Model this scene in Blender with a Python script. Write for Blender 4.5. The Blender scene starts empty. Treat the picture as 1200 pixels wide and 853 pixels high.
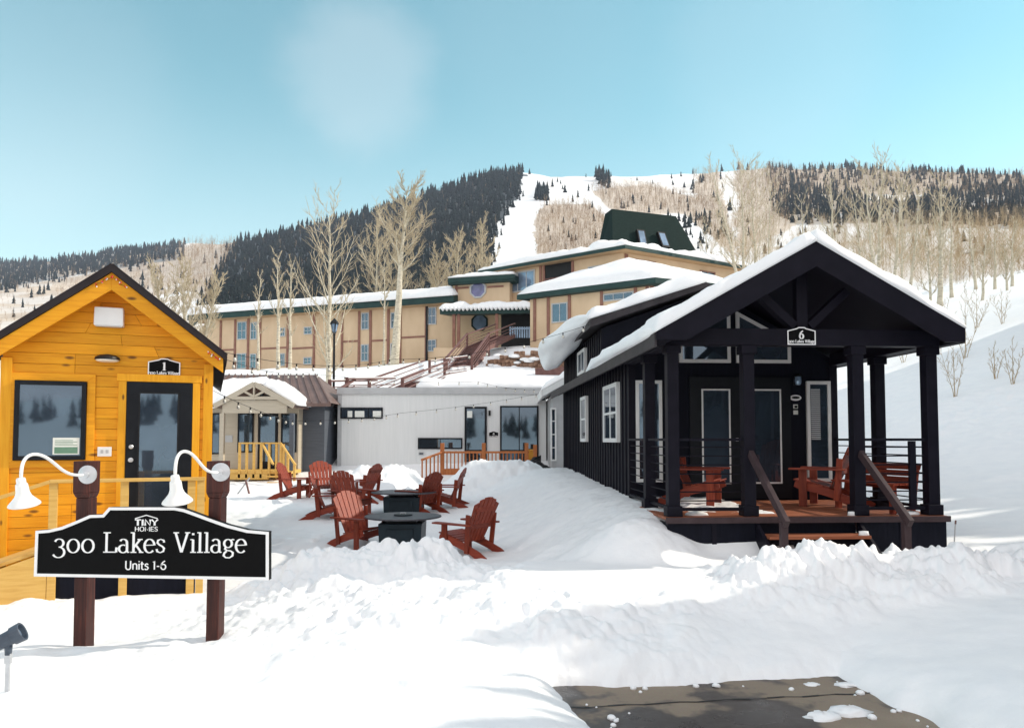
import bpy, math, random
import numpy as np
from mathutils import Vector, Matrix

random.seed(7)
rng = np.random.default_rng(7)
PI = math.pi
R = math.radians
sc = bpy.context.scene
COL = sc.collection

# ------------------------------------------------------------------ camera
F, CX, CY, HZ = 870.0, 600.0, 475.5, 515.0
PITCH = R(2.6)
EYE = 2.0

def W(px, py, Y):
    """point of the place seen at photo pixel (px, py), Y metres ahead"""
    xc, yc = (px - CX) / F, -(py - CY) / F
    d = Vector((xc, math.cos(PITCH) - yc * math.sin(PITCH), math.sin(PITCH) + yc * math.cos(PITCH)))
    t = Y / d.y
    return Vector((d.x * t, Y, EYE + d.z * t))

cam = bpy.data.cameras.new('camera')
camo = bpy.data.objects.new('camera', cam)
COL.objects.link(camo)
camo.location = (0, 0, EYE)
camo.rotation_euler = (R(90) + PITCH, 0, 0)
cam.sensor_width = 36
cam.lens = F / 1200 * 36
cam.shift_y = (CY - 426.5) / 1200
cam.clip_start = 0.1
cam.clip_end = 9000
sc.camera = camo

# ------------------------------------------------------------------ materials
def ramp(nt, stops):
    n = nt.nodes.new('ShaderNodeValToRGB')
    e = n.color_ramp.elements
    while len(e) < len(stops):
        e.new(0.5)
    for q, (p, c) in zip(e, stops):
        q.position = p
        q.color = (*c, 1) if len(c) == 3 else c
    return n

def newmat(name):
    m = bpy.data.materials.new(name)
    m.use_nodes = True
    nt = m.node_tree
    return m, nt, nt.nodes['Principled BSDF'], nt.links

def tcoord(nt, scale=(1, 1, 1), kind='Object'):
    t = nt.nodes.new('ShaderNodeTexCoord')
    mp = nt.nodes.new('ShaderNodeMapping')
    mp.inputs['Scale'].default_value = scale
    nt.links.new(t.outputs[kind], mp.inputs['Vector'])
    return mp.outputs['Vector']

def noise(nt, vec, scale, detail=4, rough=0.55):
    n = nt.nodes.new('ShaderNodeTexNoise')
    n.inputs['Scale'].default_value = scale
    n.inputs['Detail'].default_value = detail
    n.inputs['Roughness'].default_value = rough
    nt.links.new(vec, n.inputs['Vector'])
    return n

def bump(nt, b, h, strength, dist):
    n = nt.nodes.new('ShaderNodeBump')
    n.inputs['Strength'].default_value = strength
    n.inputs['Distance'].default_value = dist
    nt.links.new(h, n.inputs['Height'])
    nt.links.new(n.outputs['Normal'], b.inputs['Normal'])

def pm(name, c1, c2=None, scale=6, rough=0.6, bmp=0.0, stretch=(1, 1, 1), metal=0.0, detail=5, rough2=None, spec=0.5, kind='Object'):
    m, nt, b, L = newmat(name)
    c2 = c2 or tuple(min(1, x * 1.25) for x in c1)
    v = tcoord(nt, stretch, kind)
    n = noise(nt, v, scale, detail)
    r = ramp(nt, [(0.3, c1), (0.7, c2)])
    L.new(n.outputs['Fac'], r.inputs['Fac'])
    L.new(r.outputs['Color'], b.inputs['Base Color'])
    b.inputs['Roughness'].default_value = rough
    b.inputs['Metallic'].default_value = metal
    b.inputs['Specular IOR Level'].default_value = spec
    if rough2 is not None:
        mr = nt.nodes.new('ShaderNodeMapRange')
        mr.inputs['To Min'].default_value = rough
        mr.inputs['To Max'].default_value = rough2
        L.new(n.outputs['Fac'], mr.inputs['Value'])
        L.new(mr.outputs['Result'], b.inputs['Roughness'])
    if bmp:
        bump(nt, b, n.outputs['Fac'], 0.6, bmp)
    return m

def wood_mat(name, base, dark, light, axis='X', knots=0.0, rough=0.55, board=0.0, knotcol=(0.10, 0.035, 0.01)):
    """planked wood: grain along AXIS, a tone per board, scattered knots"""
    m, nt, b, L = newmat(name)
    s = {'X': (0.7, 9, 9), 'Y': (9, 0.7, 9), 'Z': (9, 9, 0.7)}[axis]
    v = tcoord(nt, s)
    n = noise(nt, v, 3.2, 8, 0.65)
    r = ramp(nt, [(0.25, dark), (0.5, base), (0.8, light)])
    L.new(n.outputs['Fac'], r.inputs['Fac'])
    col = r.outputs['Color']
    geo = nt.nodes.new('ShaderNodeNewGeometry')
    mr = nt.nodes.new('ShaderNodeMapRange')
    mr.inputs['To Min'].default_value = 0.86
    mr.inputs['To Max'].default_value = 1.10
    L.new(geo.outputs['Random Per Island'], mr.inputs['Value'])
    mx = nt.nodes.new('ShaderNodeMix'); mx.data_type = 'RGBA'; mx.blend_type = 'MULTIPLY'
    mx.inputs['Factor'].default_value = 1
    if name.startswith('red_stained'):
        oi = nt.nodes.new('ShaderNodeObjectInfo')
        mo = nt.nodes.new('ShaderNodeMapRange'); mo.inputs['To Min'].default_value = .78; mo.inputs['To Max'].default_value = 1.25
        L.new(oi.outputs['Random'], mo.inputs['Value'])
        mm = nt.nodes.new('ShaderNodeMath'); mm.operation = 'MULTIPLY'
        L.new(mr.outputs['Result'], mm.inputs[0]); L.new(mo.outputs['Result'], mm.inputs[1])
        L.new(col, mx.inputs[6]); L.new(mm.outputs['Value'], mx.inputs[7])
    else:
        L.new(col, mx.inputs[6]); L.new(mr.outputs['Result'], mx.inputs[7])
    col = mx.outputs[2]
    if knots:
        v2 = tcoord(nt, {'X': (2.6, 3, 6.5), 'Y': (3, 2.6, 6.5), 'Z': (6.5, 6.5, 2.6)}[axis])
        vo = nt.nodes.new('ShaderNodeTexVoronoi')
        vo.inputs['Scale'].default_value = 1.0
        L.new(v2, vo.inputs['Vector'])
        kr = ramp(nt, [(0.0, (1, 1, 1)), (knots * 0.55, (0.75, 0.75, 0.75)), (knots, (0, 0, 0))])
        L.new(vo.outputs['Distance'], kr.inputs['Fac'])
        sep = nt.nodes.new('ShaderNodeSeparateColor')
        L.new(vo.outputs['Color'], sep.inputs['Color'])
        gt = nt.nodes.new('ShaderNodeMath'); gt.operation = 'GREATER_THAN'
        gt.inputs[1].default_value = 0.45
        L.new(sep.outputs['Red'], gt.inputs[0])
        mu = nt.nodes.new('ShaderNodeMath'); mu.operation = 'MULTIPLY'
        L.new(kr.outputs['Color'], mu.inputs[0]); L.new(gt.outputs['Value'], mu.inputs[1])
        m2 = nt.nodes.new('ShaderNodeMix'); m2.data_type = 'RGBA'
        L.new(mu.outputs['Value'], m2.inputs['Factor'])
        L.new(col, m2.inputs[6]); m2.inputs[7].default_value = (*knotcol, 1)
        col = m2.outputs[2]
    L.new(col, b.inputs['Base Color'])
    b.inputs['Roughness'].default_value = rough
    b.inputs['Specular IOR Level'].default_value = 0.25
    bump(nt, b, n.outputs['Fac'], 0.35, 0.004)
    return m

def glass_mat(name, col=(0.012, 0.016, 0.02), rough=0.03, spec=0.5):
    m, nt, b, L = newmat(name)
    v = tcoord(nt)
    n = noise(nt, v, 1.3, 2)
    r = ramp(nt, [(0.3, col), (0.75, tuple(c * 2.2 for c in col))])
    L.new(n.outputs['Fac'], r.inputs['Fac'])
    L.new(r.outputs['Color'], b.inputs['Base Color'])
    b.inputs['Roughness'].default_value = rough
    b.inputs['Specular IOR Level'].default_value = spec
    b.inputs['IOR'].default_value = 2.3
    b.inputs['Specular Tint'].default_value = (0.62, 0.82, 1.0, 1)
    bump(nt, b, n.outputs['Fac'], 0.05, 0.012)
    return m

def snow_mat():
    m, nt, b, L = newmat('snow')
    at = nt.nodes.new('ShaderNodeAttribute')
    at.attribute_name = 'cover'
    v = tcoord(nt, (1, 1, 1), 'Object')
    n1 = noise(nt, v, 3.0, 8, 0.6)
    n2 = noise(nt, v, 38, 4, 0.7)
    r = ramp(nt, [(0.25, (0.80, 0.815, 0.84)), (0.75, (0.88, 0.885, 0.89))])
    L.new(n1.outputs['Fac'], r.inputs['Fac'])
    sep = nt.nodes.new('ShaderNodeSeparateColor')
    L.new(at.outputs['Color'], sep.inputs['Color'])
    nb = noise(nt, v, 0.045, 6, 0.7)
    # forest floor
    a = nt.nodes.new('ShaderNodeMix'); a.data_type = 'RGBA'
    L.new(sep.outputs['Red'], a.inputs['Factor'])
    L.new(r.outputs['Color'], a.inputs[6]); a.inputs[7].default_value = (0.035, 0.045, 0.055, 1)
    # brush
    br = ramp(nt, [(0.3, (0.34, 0.235, 0.145)), (0.7, (0.62, 0.49, 0.36))])
    L.new(nb.outputs['Fac'], br.inputs['Fac'])
    c = nt.nodes.new('ShaderNodeMix'); c.data_type = 'RGBA'
    L.new(sep.outputs['Green'], c.inputs['Factor'])
    L.new(a.outputs[2], c.inputs[6]); L.new(br.outputs['Color'], c.inputs[7])
    L.new(c.outputs[2], b.inputs['Base Color'])
    b.inputs['Roughness'].default_value = 0.75
    b.inputs['Specular IOR Level'].default_value = 0.25
    ad = nt.nodes.new('ShaderNodeMath'); ad.operation = 'MULTIPLY_ADD'
    ad.inputs[1].default_value = 0.25
    L.new(n2.outputs['Fac'], ad.inputs[0]); L.new(n1.outputs['Fac'], ad.inputs[2])
    bump(nt, b, ad.outputs['Value'], 0.35, 0.035)
    return m

M = {}
M['snow'] = snow_mat()
M['pine'] = wood_mat('knotty_pine', (0.76, 0.318, 0.010), (0.62, 0.23, 0.006), (0.84, 0.41, 0.02), 'X', knots=0.19)
M['pine_v'] = wood_mat('knotty_pine_upright', (0.79, 0.355, 0.014), (0.69, 0.28, 0.009), (0.86, 0.45, 0.03), 'Z', knots=0.13)
M['lumber'] = wood_mat('new_lumber', (0.66, 0.40, 0.11), (0.55, 0.31, 0.075), (0.75, 0.50, 0.17), 'X', rough=0.65)
M['redwood'] = wood_mat('red_stained_wood', (0.21, 0.036, 0.019), (0.13, 0.022, 0.013), (0.32, 0.066, 0.027), 'Y', rough=0.5)
M['redwood_z'] = wood_mat('red_stained_wood_upright', (0.23, 0.038, 0.019), (0.14, 0.023, 0.013), (0.36, 0.075, 0.027), 'Z', rough=0.5)
M['deckwood'] = wood_mat('red_deck_boards', (0.30, 0.10, 0.05), (0.19, 0.055, 0.03), (0.42, 0.17, 0.09), 'X', rough=0.6)
M['cedar'] = wood_mat('orange_cedar', (0.44, 0.15, 0.05), (0.32, 0.09, 0.03), (0.54, 0.21, 0.08), 'Z', rough=0.6)
M['postwood'] = wood_mat('dark_stained_post', (0.048, 0.015, 0.012), (0.020, 0.009, 0.010), (0.14, 0.036, 0.025), 'Z', rough=0.55)
M['navy'] = pm('black_painted_siding', (0.0030, 0.0036, 0.0085), (0.0055, 0.0065, 0.014), 7, 0.6, 0.003, (4, 4, 0.5), spec=0.12)
M['navytrim'] = pm('black_painted_trim', (0.0045, 0.0042, 0.0095), (0.0085, 0.0075, 0.0145), 5, 0.55, 0.002, spec=0.14)
M['darkrail'] = pm('brown_painted_rail', (0.035, 0.022, 0.025), (0.06, 0.038, 0.042), 6, 0.55, spec=0.25)
M['fasciagrey'] = pm('weathered_fascia', (0.028, 0.024, 0.027), (0.048, 0.042, 0.046), 4, 0.6, spec=0.2)
M['metal_dark'] = pm('dark_metal_roof', (0.013, 0.009, 0.011), (0.022, 0.017, 0.019), 3, 0.55, spec=0.25)
M['white'] = pm('white_frame', (0.72, 0.72, 0.71), (0.80, 0.80, 0.79), 4, 0.45)
M['lampwhite'] = pm('white_enamel', (0.76, 0.76, 0.74), (0.83, 0.83, 0.82), 5, 0.28)
M['silver'] = pm('galvanised_metal', (0.50, 0.51, 0.53), (0.62, 0.63, 0.65), 12, 0.38, metal=0.65)
M['signblack'] = pm('sign_black', (0.0012, 0.0012, 0.0014), (0.0022, 0.0022, 0.0026), 9, 0.5, spec=0.1)
M['signwhite'] = pm('sign_white', (0.80, 0.80, 0.80), (0.86, 0.86, 0.86), 9, 0.5)
M['black'] = pm('black_plastic', (0.006, 0.006, 0.007), (0.012, 0.012, 0.014), 9, 0.48, spec=0.25)
M['bluegrey'] = pm('blue_grey_lamp_body', (0.035, 0.05, 0.075), (0.06, 0.08, 0.11), 9, 0.42)
M['glass'] = glass_mat('window_glass')
M['glass_blue'] = glass_mat('tinted_glass', (0.02, 0.028, 0.04))
M['glass_pale'] = glass_mat('pale_glass', (0.10, 0.14, 0.2), 0.06)
M['frame_black'] = pm('black_window_frame', (0.004, 0.0055, 0.009), (0.008, 0.010, 0.014), 8, 0.45, spec=0.2)
M['steelwhite'] = pm('white_steel_cladding', (0.66, 0.68, 0.68), (0.72, 0.735, 0.735), 2.2, 0.45, 0.003, (7, 7, 0.35))
M['capgrey'] = pm('grey_roof_cap', (0.40, 0.41, 0.42), (0.48, 0.49, 0.5), 3, 0.45)
M['firepit'] = pm('dark_teal_steel', (0.006, 0.014, 0.021), (0.012, 0.025, 0.034), 5, 0.45, spec=0.25)
M['firetop'] = pm('slate_table_top', (0.030, 0.029, 0.038), (0.058, 0.056, 0.068), 14, 0.45, 0.002)
M['beige'] = pm('beige_siding', (0.42, 0.365, 0.28), (0.50, 0.44, 0.35), 3, 0.65, 0.002, (0.6, 0.6, 14))
M['slate'] = pm('slate_grey_siding', (0.055, 0.065, 0.085), (0.085, 0.098, 0.12), 3, 0.6, 0.002, (0.6, 0.6, 14))
M['brownroof'] = pm('brown_standing_seam', (0.12, 0.075, 0.065), (0.18, 0.115, 0.10), 2.5, 0.45)
M['hotelwall'] = pm('tan_stucco', (0.55, 0.40, 0.255), (0.66, 0.50, 0.335), 0.7, 0.8, 0.01, (1, 1, 0.5))
M['hoteltrim'] = pm('redbrown_trim', (0.20, 0.085, 0.06), (0.28, 0.13, 0.09), 3, 0.6)
M['hotelgreen'] = pm('green_fascia', (0.010, 0.034, 0.033), (0.018, 0.052, 0.048), 1.5, 0.6, spec=0.3)
M['greenroof'] = pm('green_roof_shingles', (0.006, 0.016, 0.015), (0.011, 0.025, 0.023), 5, 0.85, 0.01, (1, 1, 3), spec=0.1)
M['soffit'] = pm('tan_soffit', (0.38, 0.26, 0.15), (0.45, 0.31, 0.18), 2, 0.7)
M['purplepane'] = glass_mat('violet_glass', (0.10, 0.09, 0.19), 0.1)
M['stair'] = pm('weathered_red_timber', (0.10, 0.042, 0.036), (0.18, 0.085, 0.075), 5, 0.7)
M['stone'] = pm('brown_stone', (0.16, 0.085, 0.055), (0.34, 0.21, 0.14), 4, 0.8, 0.02)
M['bark'] = pm('aspen_bark', (0.40, 0.36, 0.27), (0.66, 0.60, 0.48), 3.2, 0.8, 0.01, (1, 1, 2.2))
def scar(m):
    nt = m.node_tree; L = nt.links; b = nt.nodes['Principled BSDF']
    src = b.inputs['Base Color'].links[0].from_socket
    n = noise(nt, tcoord(nt, (1.5, 1.5, 7)), 2.2, 3, .6)
    r = ramp(nt, [(.60, (0, 0, 0)), (.68, (1, 1, 1))])
    L.new(n.outputs['Fac'], r.inputs['Fac'])
    mx = nt.nodes.new('ShaderNodeMix'); mx.data_type = 'RGBA'
    L.new(r.outputs['Color'], mx.inputs['Factor']); L.new(src, mx.inputs[6]); mx.inputs[7].default_value = (.09, .075, .06, 1)
    L.new(mx.outputs[2], b.inputs['Base Color'])
scar(M['bark'])
M['twig'] = pm('aspen_twigs', (0.36, 0.29, 0.19), (0.52, 0.44, 0.31), 1.5, 0.8)
M['twig_tan'] = pm('dry_brush', (0.30, 0.215, 0.125), (0.54, 0.42, 0.27), 0.05, 0.9, spec=0.1)
M['twig_far'] = pm('far_bare_wood', (0.26, 0.175, 0.115), (0.47, 0.355, 0.24), 0.02, 0.95, spec=0.1)
M['conifer'] = pm('conifer_needles', (0.007, 0.012, 0.015), (0.021, 0.030, 0.030), 0.08, 0.95, spec=0.1)
M['asphalt'] = None
M['red'] = pm('red_bulb_glass', (0.55, 0.02, 0.02), (0.7, 0.04, 0.03), 20, 0.25)
M['bulb'] = pm('clear_bulb_glass', (0.55, 0.52, 0.46), (0.68, 0.65, 0.58), 20, 0.2)
M['paper'] = pm('paper_white', (0.68, 0.70, 0.66), (0.75, 0.77, 0.73), 9, 0.6)
M['papergreen'] = pm('paper_green', (0.10, 0.22, 0.15), (0.14, 0.27, 0.19), 9, 0.6)
M['yellow'] = pm('yellow_plastic', (0.66, 0.30, 0.03), (0.72, 0.36, 0.05), 9, 0.5)
M['lens'] = pm('frosted_lens', (0.80, 0.76, 0.68), (0.85, 0.82, 0.75), 9, 0.3)

def asphalt():
    m, nt, b, L = newmat('asphalt')
    v = tcoord(nt)
    n1 = noise(nt, v, 0.9, 5, 0.55)
    n2 = noise(nt, v, 90, 3, 0.7)
    r = ramp(nt, [(0.40, (0.055, 0.045, 0.042)), (0.49, (0.10, 0.08, 0.07)), (0.53, (0.30, 0.235, 0.175)), (0.70, (0.38, 0.31, 0.235))])
    L.new(n1.outputs['Fac'], r.inputs['Fac'])
    mx = nt.nodes.new('ShaderNodeMix'); mx.data_type = 'RGBA'; mx.blend_type = 'MULTIPLY'
    mx.inputs['Factor'].default_value = 0.5
    L.new(r.outputs['Color'], mx.inputs[6]); L.new(n2.outputs['Color'], mx.inputs[7])
    L.new(mx.outputs[2], b.inputs['Base Color'])
    rr = ramp(nt, [(0.42, (0.24, 0.24, 0.24)), (0.56, (0.8, 0.8, 0.8))])
    L.new(n1.outputs['Fac'], rr.inputs['Fac'])
    L.new(rr.outputs['Color'], b.inputs['Roughness'])
    bump(nt, b, n2.outputs['Fac'], 0.4, 0.004)
    return m
M['asphalt'] = asphalt()

# ------------------------------------------------------------------ mesh helpers
class MB:
    def __init__(s):
        s.v, s.f, s.m = [], [], []

    def add(s, vs, fs, mi=0):
        o = len(s.v)
        s.v += [tuple(p) for p in vs]
        s.f += [tuple(i + o for i in q) for q in fs]
        s.m += [mi] * len(fs)
        return s

    def hexa(s, c, mi=0):
        return s.add(c, [(3, 2, 1, 0), (4, 5, 6, 7), (0, 1, 5, 4), (1, 2, 6, 5), (2, 3, 7, 6), (3, 0, 4, 7)], mi)

    def box(s, x0, y0, z0, x1, y1, z1, mi=0):
        x0, x1 = sorted((x0, x1)); y0, y1 = sorted((y0, y1)); z0, z1 = sorted((z0, z1))
        return s.hexa([(x0, y0, z0), (x1, y0, z0), (x1, y1, z0), (x0, y1, z0), (x0, y0, z1), (x1, y0, z1), (x1, y1, z1), (x0, y1, z1)], mi)

    def bar(s, p, q, w, h, up=(0, 0, 1), mi=0):
        """plank from p to q: w across, h along UP"""
        p, q = Vector(p), Vector(q)
        d = (q - p).normalized()
        u = Vector(up)
        a = d.cross(u)
        if a.length < 1e-4:
            a = d.cross(Vector((1, 0, 0)))
        a.normalize()
        u = a.cross(d).normalized()
        a, u = a * w / 2, u * h / 2
        return s.hexa([p - a - u, p + a - u, p + a + u, p - a + u, q - a - u, q + a - u, q + a + u, q - a + u], mi)

    def prism(s, poly, d0, d1, axis='y', mi=0):
        """2-D outline (a, b) extruded along AXIS: y -> (a, d, b); x -> (d, a, b); z -> (a, b, d)"""
        n = len(poly)
        g = {'y': lambda a, b, d: (a, d, b), 'x': lambda a, b, d: (d, a, b), 'z': lambda a, b, d: (a, b, d)}[axis]
        vs = [g(a, b, d0) for a, b in poly] + [g(a, b, d1) for a, b in poly]
        fs = [tuple(range(n))[::-1], tuple(range(n, 2 * n))] + [(i, (i + 1) % n, (i + 1) % n + n, i + n) for i in range(n)]
        return s.add(vs, fs, mi)

    def tube(s, pts, r, n=8, mi=0, cap=True):
        pts = [Vector(p) for p in pts]
        rs = r if isinstance(r, (list, tuple)) else [r] * len(pts)
        rings = []
        prev = None
        for i, p in enumerate(pts):
            d = (pts[min(i + 1, len(pts) - 1)] - pts[max(i - 1, 0)])
            if d.length < 1e-9:
                d = Vector((0, 0, 1))
            d.normalize()
            a = prev if prev is not None else (Vector((0, 0, 1)) if abs(d.z) < 0.9 else Vector((1, 0, 0)))
            a = (a - d * a.dot(d))
            if a.length < 1e-6:
                a = d.orthogonal()
            a.normalize()
            prev = a
            b = d.cross(a)
            rings.append([p + (a * math.cos(2 * PI * k / n) + b * math.sin(2 * PI * k / n)) * rs[i] for k in range(n)])
        vs = [v for q in rings for v in q]
        fs = [(i * n + k, i * n + (k + 1) % n, (i + 1) * n + (k + 1) % n, (i + 1) * n + k) for i in range(len(pts) - 1) for k in range(n)]
        if cap:
            fs += [tuple(range(n))[::-1], tuple(range((len(pts) - 1) * n, len(pts) * n))]
        return s.add(vs, fs, mi)

    def lathe(s, prof, n=20, o=(0, 0, 0), ax=(0, 0, 1), mi=0):
        """profile of (radius, height) turned round axis AX through o"""
        ax = Vector(ax).normalized()
        a = ax.orthogonal().normalized()
        b = ax.cross(a)
        o = Vector(o)
        vs = [o + ax * h + (a * math.cos(2 * PI * k / n) + b * math.sin(2 * PI * k / n)) * max(r, 1e-4) for r, h in prof for k in range(n)]
        fs = [(i * n + k, i * n + (k + 1) % n, (i + 1) * n + (k + 1) % n, (i + 1) * n + k) for i in range(len(prof) - 1) for k in range(n)]
        fs += [tuple(range(n))[::-1], tuple(range((len(prof) - 1) * n, len(prof) * n))]
        return s.add(vs, fs, mi)

    def ring_frame(s, poly, w, d0, d1, mi=0):
        """frame of width w inside a convex outline in x-z, between y=d0 and d1"""
        n = len(poly)
        inner = inset(poly, w)
        for i in range(n):
            j = (i + 1) % n
            a, b, c, d = poly[i], poly[j], inner[j], inner[i]
            s.hexa([(a[0], d0, a[1]), (b[0], d0, b[1]), (b[0], d1, b[1]), (a[0], d1, a[1]),
                    (d[0], d0, d[1]), (c[0], d0, c[1]), (c[0], d1, c[1]), (d[0], d1, d[1])], mi)
        return s

    def build(s, name, mats, parent=None, smooth=False, bevel=0.0, xf=None):
        me = bpy.data.meshes.new(name)
        vs = s.v if xf is None else [tuple(xf @ Vector(v)) for v in s.v]
        me.from_pydata(vs, [], s.f)
        for m in (mats if isinstance(mats, (list, tuple)) else [mats]):
            me.materials.append(M[m] if isinstance(m, str) else m)
        me.polygons.foreach_set('material_index', s.m)
        me.polygons.foreach_set('use_smooth', [smooth] * len(s.f))
        me.validate()
        import bmesh
        bm = bmesh.new(); bm.from_mesh(me)
        bmesh.ops.recalc_face_normals(bm, faces=bm.faces)
        bm.to_mesh(me); bm.free()
        me.update()
        o = bpy.data.objects.new(name, me)
        COL.objects.link(o)
        if parent is not None:
            o.parent = parent
        if bevel:
            b = o.modifiers.new('edge', 'BEVEL')
            b.width = bevel; b.segments = 2; b.limit_method = 'ANGLE'
        return o

def inset(poly, w):
    n = len(poly)
    area = sum(poly[i][0] * poly[(i + 1) % n][1] - poly[(i + 1) % n][0] * poly[i][1] for i in range(n))
    sg = 1 if area > 0 else -1
    out = []
    for i in range(n):
        p0, p1, p2 = Vector(poly[i - 1]), Vector(poly[i]), Vector(poly[(i + 1) % n])
        d1, d2 = (p1 - p0).normalized(), (p2 - p1).normalized()
        n1, n2 = Vector((-d1.y, d1.x)) * sg, Vector((-d2.y, d2.x)) * sg
        k = 1 + n1.dot(n2)
        out.append(tuple(p1 + (n1 + n2) * (w / max(k, 0.2))))
    return out

def rect(x0, z0, x1, z1):
    return [(x0, z0), (x1, z0), (x1, z1), (x0, z1)]

def tag(o, label=None, cat=None, group=None, kind=None):
    if label: o['label'] = label
    if cat: o['category'] = cat
    if group: o['group'] = group
    if kind: o['kind'] = kind
    return o

def thing(name, label, cat, loc=(0, 0, 0), rz=0, group=None):
    o = bpy.data.objects.new(name, None)
    o.empty_display_size = 0.3
    COL.objects.link(o)
    o.location = loc
    o.rotation_euler = (0, 0, rz)
    return tag(o, label, cat, group)

def copy_tree(o, parent=None):
    kids = [c for c in o.children]
    c = o.copy()
    COL.objects.link(c)
    if parent is not None:
        c.parent = parent
    for k in kids:
        copy_tree(k, c)
    return c

def part(name, mb, mat, parent, label=None, **kw):
    o = mb.build(name, mat, parent, **kw)
    if label: o['label'] = label
    return o

# ------------------------------------------------------------------ noise and terrain
def _hash(i, j, seed):
    h = (i.astype(np.int64) * 374761393 + j.astype(np.int64) * 668265263 + seed * 1442695041) & 0xffffffff
    h = ((h ^ (h >> 13)) * 1274126177) & 0xffffffff
    h = h ^ (h >> 16)
    return (h & 0xffff) / 65535.0 * 2 - 1

def vnoise(x, y, seed=0):
    i, j = np.floor(x), np.floor(y)
    u, v = x - i, y - j
    u = u * u * u * (u * (u * 6 - 15) + 10); v = v * v * v * (v * (v * 6 - 15) + 10)
    i = i.astype(np.int64); j = j.astype(np.int64)
    a, b = _hash(i, j, seed), _hash(i + 1, j, seed)
    c, d = _hash(i, j + 1, seed), _hash(i + 1, j + 1, seed)
    return (a * (1 - u) + b * u) * (1 - v) + (c * (1 - u) + d * u) * v

def fbm(x, y, sc_, oct_=4, seed=0, gain=0.5):
    t, a, s = 0, 1.0, 1.0 / sc_
    for k in range(oct_):
        t = t + a * vnoise(x * s + 17.3 * k, y * s - 9.1 * k, seed + k)
        a *= gain; s *= 2.03
    return t

def sstep(e0, e1, x):
    t = np.clip((x - e0) / (e1 - e0), 0, 1)
    return t * t * (3 - 2 * t)

PXC = [-400, 0, 150, 250, 400, 600, 800, 1000, 1200, 1600]
ANG = [math.degrees(math.atan((p - 600) / 870)) for p in PXC]
ZR = {  # ground height (m) by distance ahead, near
    2: [.1] * 10,
    6: [.1, .1, .1, .1, .1, .1, .1, .1, .3, .5],
    9: [0, -.05, -.1, -.05, .05, .1, .4, .45, .5, .7],
    12: [0, 0, -.05, 0, .03, .1, .5, .55, .7, 1.3],
    16: [.2, .2, .2, .2, .25, .33, .7, .9, 1.4, 2.4],
    20: [.4, .4, .4, .4, .43, .5, .9, 1.4, 2.4, 4],
    27: [.7, .7, .65, .65, .65, .7, 1.3, 2.9, 4.8, 7.5],
    32: [1.2, 1.2, 1.3, 1.5, 2.9, 2.8, 2.8, 4.2, 6.8, 10],
    40: [3, 3, 3.4, 4, 5, 5.4, 5.4, 6.5, 9.5, 14],
    50: [5, 5, 5.5, 6, 6.5, 8.0, 8.6, 9.3, 12, 18],
    62: [7, 7, 7.3, 7.5, 7.8, 9.4, 10.5, 12, 15, 22],
    80: [8.5, 8.5, 8.5, 8.5, 9, 11, 13, 16, 20, 28],
}
YR = {  # far: the picture height the slope reaches
    110: [437, 433, 431, 430, 425, 410, 385, 340, 315, 292],
    200: [415, 410, 408, 405, 398, 375, 345, 315, 290, 272],
    400: [395, 386, 382, 374, 357, 327, 299, 285, 265, 260],
    700: [375, 362, 354, 340, 305, 270, 259, 252, 242, 244],
    1000: [360, 344, 333, 305, 266, 222, 227, 225, 220, 227],
    1200: [350, 333, 320, 287, 249, 199, 209, 209, 207, 214],
    1500: [340, 324, 303, 297, 268, 215, 201, 198, 205, 210],
    2200: [327, 313, 291, 290, 290, 240, 219, 210, 215, 220],
    3200: [350, 338, 322, 322, 322, 292, 272, 262, 262, 262],
}
rows = sorted(list(ZR) + list(YR))
Z = np.array([ZR[r] if r in ZR else [EYE + (HZ - y) / F * r for y in YR[r]] for r in rows])
back = np.array([.1, .1, .1, .1, .1, .1, .1, .1, .2, .3, .5, 1, 2, 6, 14, 25, 38, 45, 55, 75, 90])
side_l = (Z[:, 0] + back) / 2
side_r = (Z[:, -1] + back) / 2
Zt = np.column_stack([back, side_l, Z, side_r, back])
At = np.array([-180, -110] + ANG + [110, 180])
LA = np.linspace(-180, 180, 721)
LY = np.linspace(math.log(2), math.log(3200), 260)
G = np.array([np.interp(LA, At, Zt[i]) for i in range(len(rows))])
G = np.array([np.interp(LY, np.log(rows), G[:, j]) for j in range(len(LA))]).T      # (LY, LA)
def blur(a, k, axis):
    w = np.exp(-0.5 * (np.arange(-3 * k, 3 * k + 1) / k) ** 2); w /= w.sum()
    pad = [(0, 0), (0, 0)]; pad[axis] = (3 * k, 3 * k)
    b = np.pad(a, pad, mode='edge')
    return np.apply_along_axis(lambda v: np.convolve(v, w, mode='valid'), axis, b)
G = blur(G, 5, 1)
G = blur(G, 3, 0)

def base_h(x, y):
    a = np.degrees(np.arctan2(x, y))
    r = np.hypot(x, y)
    Ye = np.maximum(r * np.cos(np.radians(np.minimum(np.abs(a), 50))), 2.0)
    fa = np.clip((a + 180) / 360 * 720, 0, 719.999)
    fy = np.clip((np.log(Ye) - LY[0]) / (LY[1] - LY[0]), 0, len(LY) - 1.001)
    i, j = fy.astype(int), fa.astype(int)
    u, v = fy - i, fa - j
    return (G[i, j] * (1 - u) + G[i + 1, j] * u) * (1 - v) + (G[i, j + 1] * (1 - u) + G[i + 1, j + 1] * u) * v

def gauss(x, y, cx, cy, sx, sy):
    return np.exp(-0.5 * (((x - cx) / sx) ** 2 + ((y - cy) / sy) ** 2))

def smax(a, b, k=0.15):
    h = np.clip(0.5 + 0.5 * (a - b) / k, 0, 1)
    return b * (1 - h) + a * h + k * h * (1 - h)

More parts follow.
